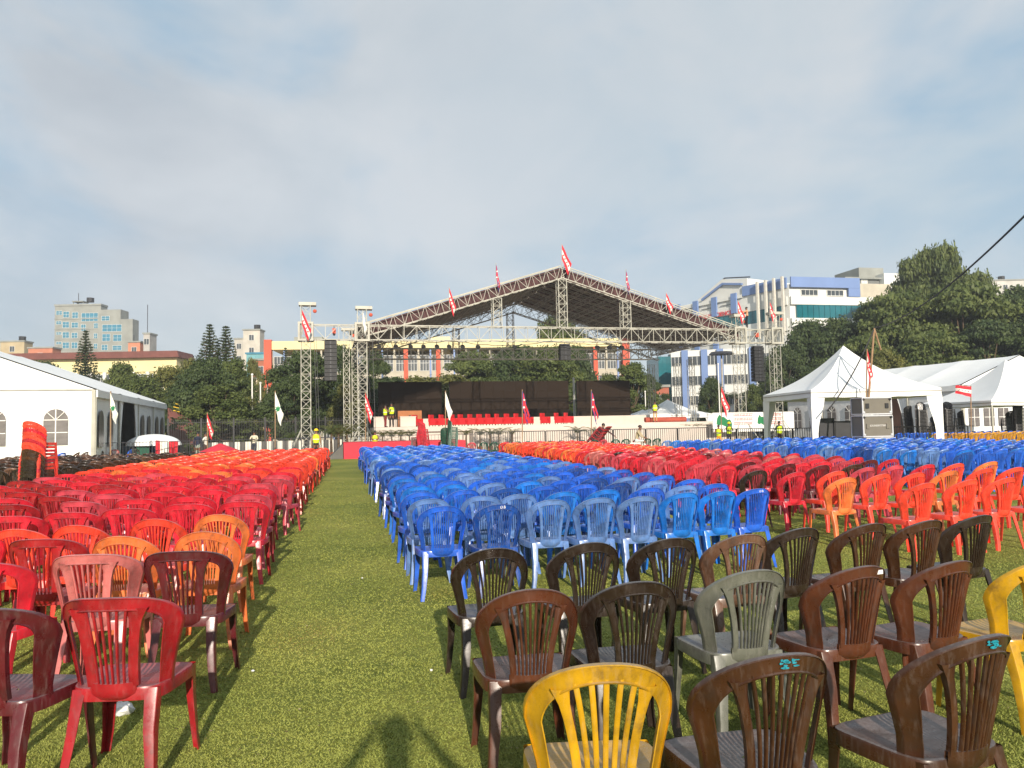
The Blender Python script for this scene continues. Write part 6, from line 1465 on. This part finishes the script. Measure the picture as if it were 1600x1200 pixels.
person('man in a cream shirt looking down at his hands behind the left fence', P_(393, 46), 46.5, yaw=rad(170), shirt=C(214, 205, 180), pants=C(50, 54, 66), pose=arms_front)
person('worker in a yellow hard hat and vest at the far end of the orange chairs', P_(494, 42.5), 42.5, yaw=rad(5), H=1.72, shirt=C(150, 120, 90), pants=C(38, 32, 34), vest=True, helmet=True)
person('worker in a yellow vest bending by the fence below the second tower', P_(586, 46.0), 46.0, yaw=rad(190), H=1.55, shirt=C(120, 90, 70), pants=C(60, 60, 70), vest=True, pose=arms_front)
d0 = S(uz(602, 660, 3.0)[0], 3.0); person('worker in a yellow vest on the left of the pair on stage', d0.x, d0.y, DZ, rad(-60), 1.62, dict(rw=(.06, .2, .75), re=(.14, .08, .68)), C(150, 110, 80), C(120, 40, 40), vest=True)
d0 = S(uz(612, 660, 3.4)[0], 3.4); person('worker in a yellow vest on the right of the pair on stage', d0.x, d0.y, DZ, rad(10), 1.78, None, C(60, 60, 60), C(30, 30, 34), vest=True)
d0 = S(uz(1024, 660, 2.6)[0], 2.6); person('worker in a yellow vest and tan trousers at the right end of the stage', d0.x, d0.y, DZ, rad(170), 1.66, hands_hip, C(60, 60, 60), C(196, 160, 110), vest=True)
person('man in a dark maroon shirt lifting the tipped stack of chairs', P_(941, 40.2), 40.2, 0, rad(-25), 1.74, dict(ch=(0, .06, .74), nk=(0, .09, .82), hd=(.01, .12, .87), ht=(.01, .13, .95), rs=(.105, .06, .78), ls=(-.105, .06, .78), re=(.20, .13, .68), rw=(.32, .2, .58), le=(-.19, .10, .66), lw=(-.26, .20, .62)), C(72, 36, 42), C(74, 52, 50), group='men handling chairs')
sit = dict(pel=(0, 0, .30), sp=(0, .03, .41), ch=(0, .07, .52), nk=(0, .10, .60), hd=(0, .13, .655), ht=(0, .13, .735), rs=(.105, .08, .565), ls=(-.105, .08, .565), re=(.13, .16, .43), le=(-.13, .16, .43), rw=(.06, .27, .37), lw=(-.06, .27, .37), rh=(.055, .01, .29), lh=(-.055, .01, .29), rk=(.08, .25, .29), lk=(-.08, .25, .29), ra=(.08, .26, .05), la=(-.08, .26, .05), rt=(.085, .36, .02), lt=(-.085, .36, .02))
person('man in a patterned beige shirt and pale trousers sitting before the stage', P_(994, 38.5), 38.5, .27, rad(-110), 1.7, sit, C(176, 160, 130), C(205, 208, 205), group='men handling chairs')
o = inst('loose_chair', KINDS_[False]['lowmesh'], None, (P_(994, 38.5), 38.5, 0.36), (0, 0, rad(-110)), color=CC['green'] + (.3,)); o.location.z = 0.36; bpy.data.objects.remove(o)
t_ = thing('low_stool', 'white folded stool under the sitting man before the stage', 'stool', (P_(994, 38.5), 38.5, 0), rad(-20)); MB().span(-.25, .25, -.2, .2, .62, .68).build('seat', MARK_WHITE, t_)
for sx in (-1, 1):
    for sy in (-1, 1): MB().bar((sx * .2, sy * .15, 0), (sx * .2, sy * .15, .63), .02).build('leg', MARK_WHITE, t_)
cz = BT + .06; cu = us[2] + .62; d0 = S(cu, -.35); 
person('man in a salmon shirt and black trousers climbing the right-hand tower', d0.x, d0.y, cz, rad(75), 1.66, dict(re=(.13, .10, .72), le=(-.13, .10, .74), rw=(.08, .22, .80), lw=(-.08, .22, .80), rk=(.058, .07, .28), ra=(.062, .03, .05), rt=(.07, .12, .016)), C(222, 160, 120), C(24, 26, 34))
person('worker in a yellow vest crouching left of the one in the yellow hard hat', P_(1122, 47), 46.8, 0, rad(160), 1.5, arms_front, C(120, 70, 60), C(215, 150, 40), vest=True)
person('worker in a yellow hard hat standing before the banner', P_(1143, 49), 49.5, 0, rad(200), 1.66, arms_front, C(60, 50, 46), C(50, 46, 50), vest=True, helmet=True)
person('worker in a yellow vest leaning on the fence right of the canopy leg', P_(1215, 47), 46.6, 0, rad(20), 1.66, arms_front, C(40, 44, 52), C(90, 50, 44), vest=True)
person('worker in a yellow vest crouched behind the fence by the dark chair stacks', P_(1463, 40.5), 40.8, -.1, rad(60), 1.55, dict(sit), C(190, 200, 60), C(40, 40, 46), vest=True, group='men handling chairs')
# the person taking the picture, whose shadow falls on the grass
person('person in dark clothes holding up a phone, standing behind the camera', .10, -.34, 0, rad(8), 1.72, dict(re=(.20, .05, .74), le=(-.20, .05, .74), rw=(.10, .105, .862), lw=(-.10, .105, .862)), C(50, 60, 80), C(40, 44, 56), group='people taking pictures')
# ============================================================ LITTER
lit = M('white_litter', C(215, 215, 212), .6)
for i, (px, py, lab) in enumerate(((190, 1108, 'crumpled white plastic cup under the nearest dark red chair'), (566, 903, 'tiny white scrap on the grass of the aisle'), (674, 1047, 'tiny pale scrap low on the aisle grass'), (395, 1048, 'tiny white scrap on the grass right of the maroon chair'))):
    p = at_z(px, py, .03 if i == 0 else .012); s_ = .05 if i == 0 else .008; m = MB(); m.ball((0, 0, 0), s_, 9, 6, (1.3, .9, .8)); rr_ = random.Random(i)
    m.v = [(x * (1 + rr_.uniform(-.25, .25)), y * (1 + rr_.uniform(-.25, .25)), z * (1 + rr_.uniform(-.25, .25))) for x, y, z in m.v]; o = m.build('crumpled_cup' if i == 0 else 'paper_scrap', lit); o.location = p; tag(o, lab, 'litter')
for o in bpy.data.objects:
    if o.get('category') is None and o.parent is None and o.type == 'MESH' and not o.get('kind'): print('untagged', o.name)

# ============================================================ AIR
hm, nt, n, l, b = new_mat('thin_morning_haze'); n.remove(b); v = n.new('ShaderNodeVolumePrincipled'); v.inputs['Density'].default_value = 0.0007; v.inputs['Color'].default_value = (0.92, 0.95, 1.0, 1); v.inputs['Anisotropy'].default_value = 0.2
l.new(v.outputs[0], n['Material Output'].inputs['Volume'])
MB().span(-160, 160, -60, 330, -1.0, 46.0).build('haze', hm, label='thin pale morning haze over the whole field', category='haze') if False else tag(MB().span(-160, 160, -60, 330, -1.0, 46.0).build('haze', hm), 'thin pale morning haze over the whole field', 'haze', kind='stuff')
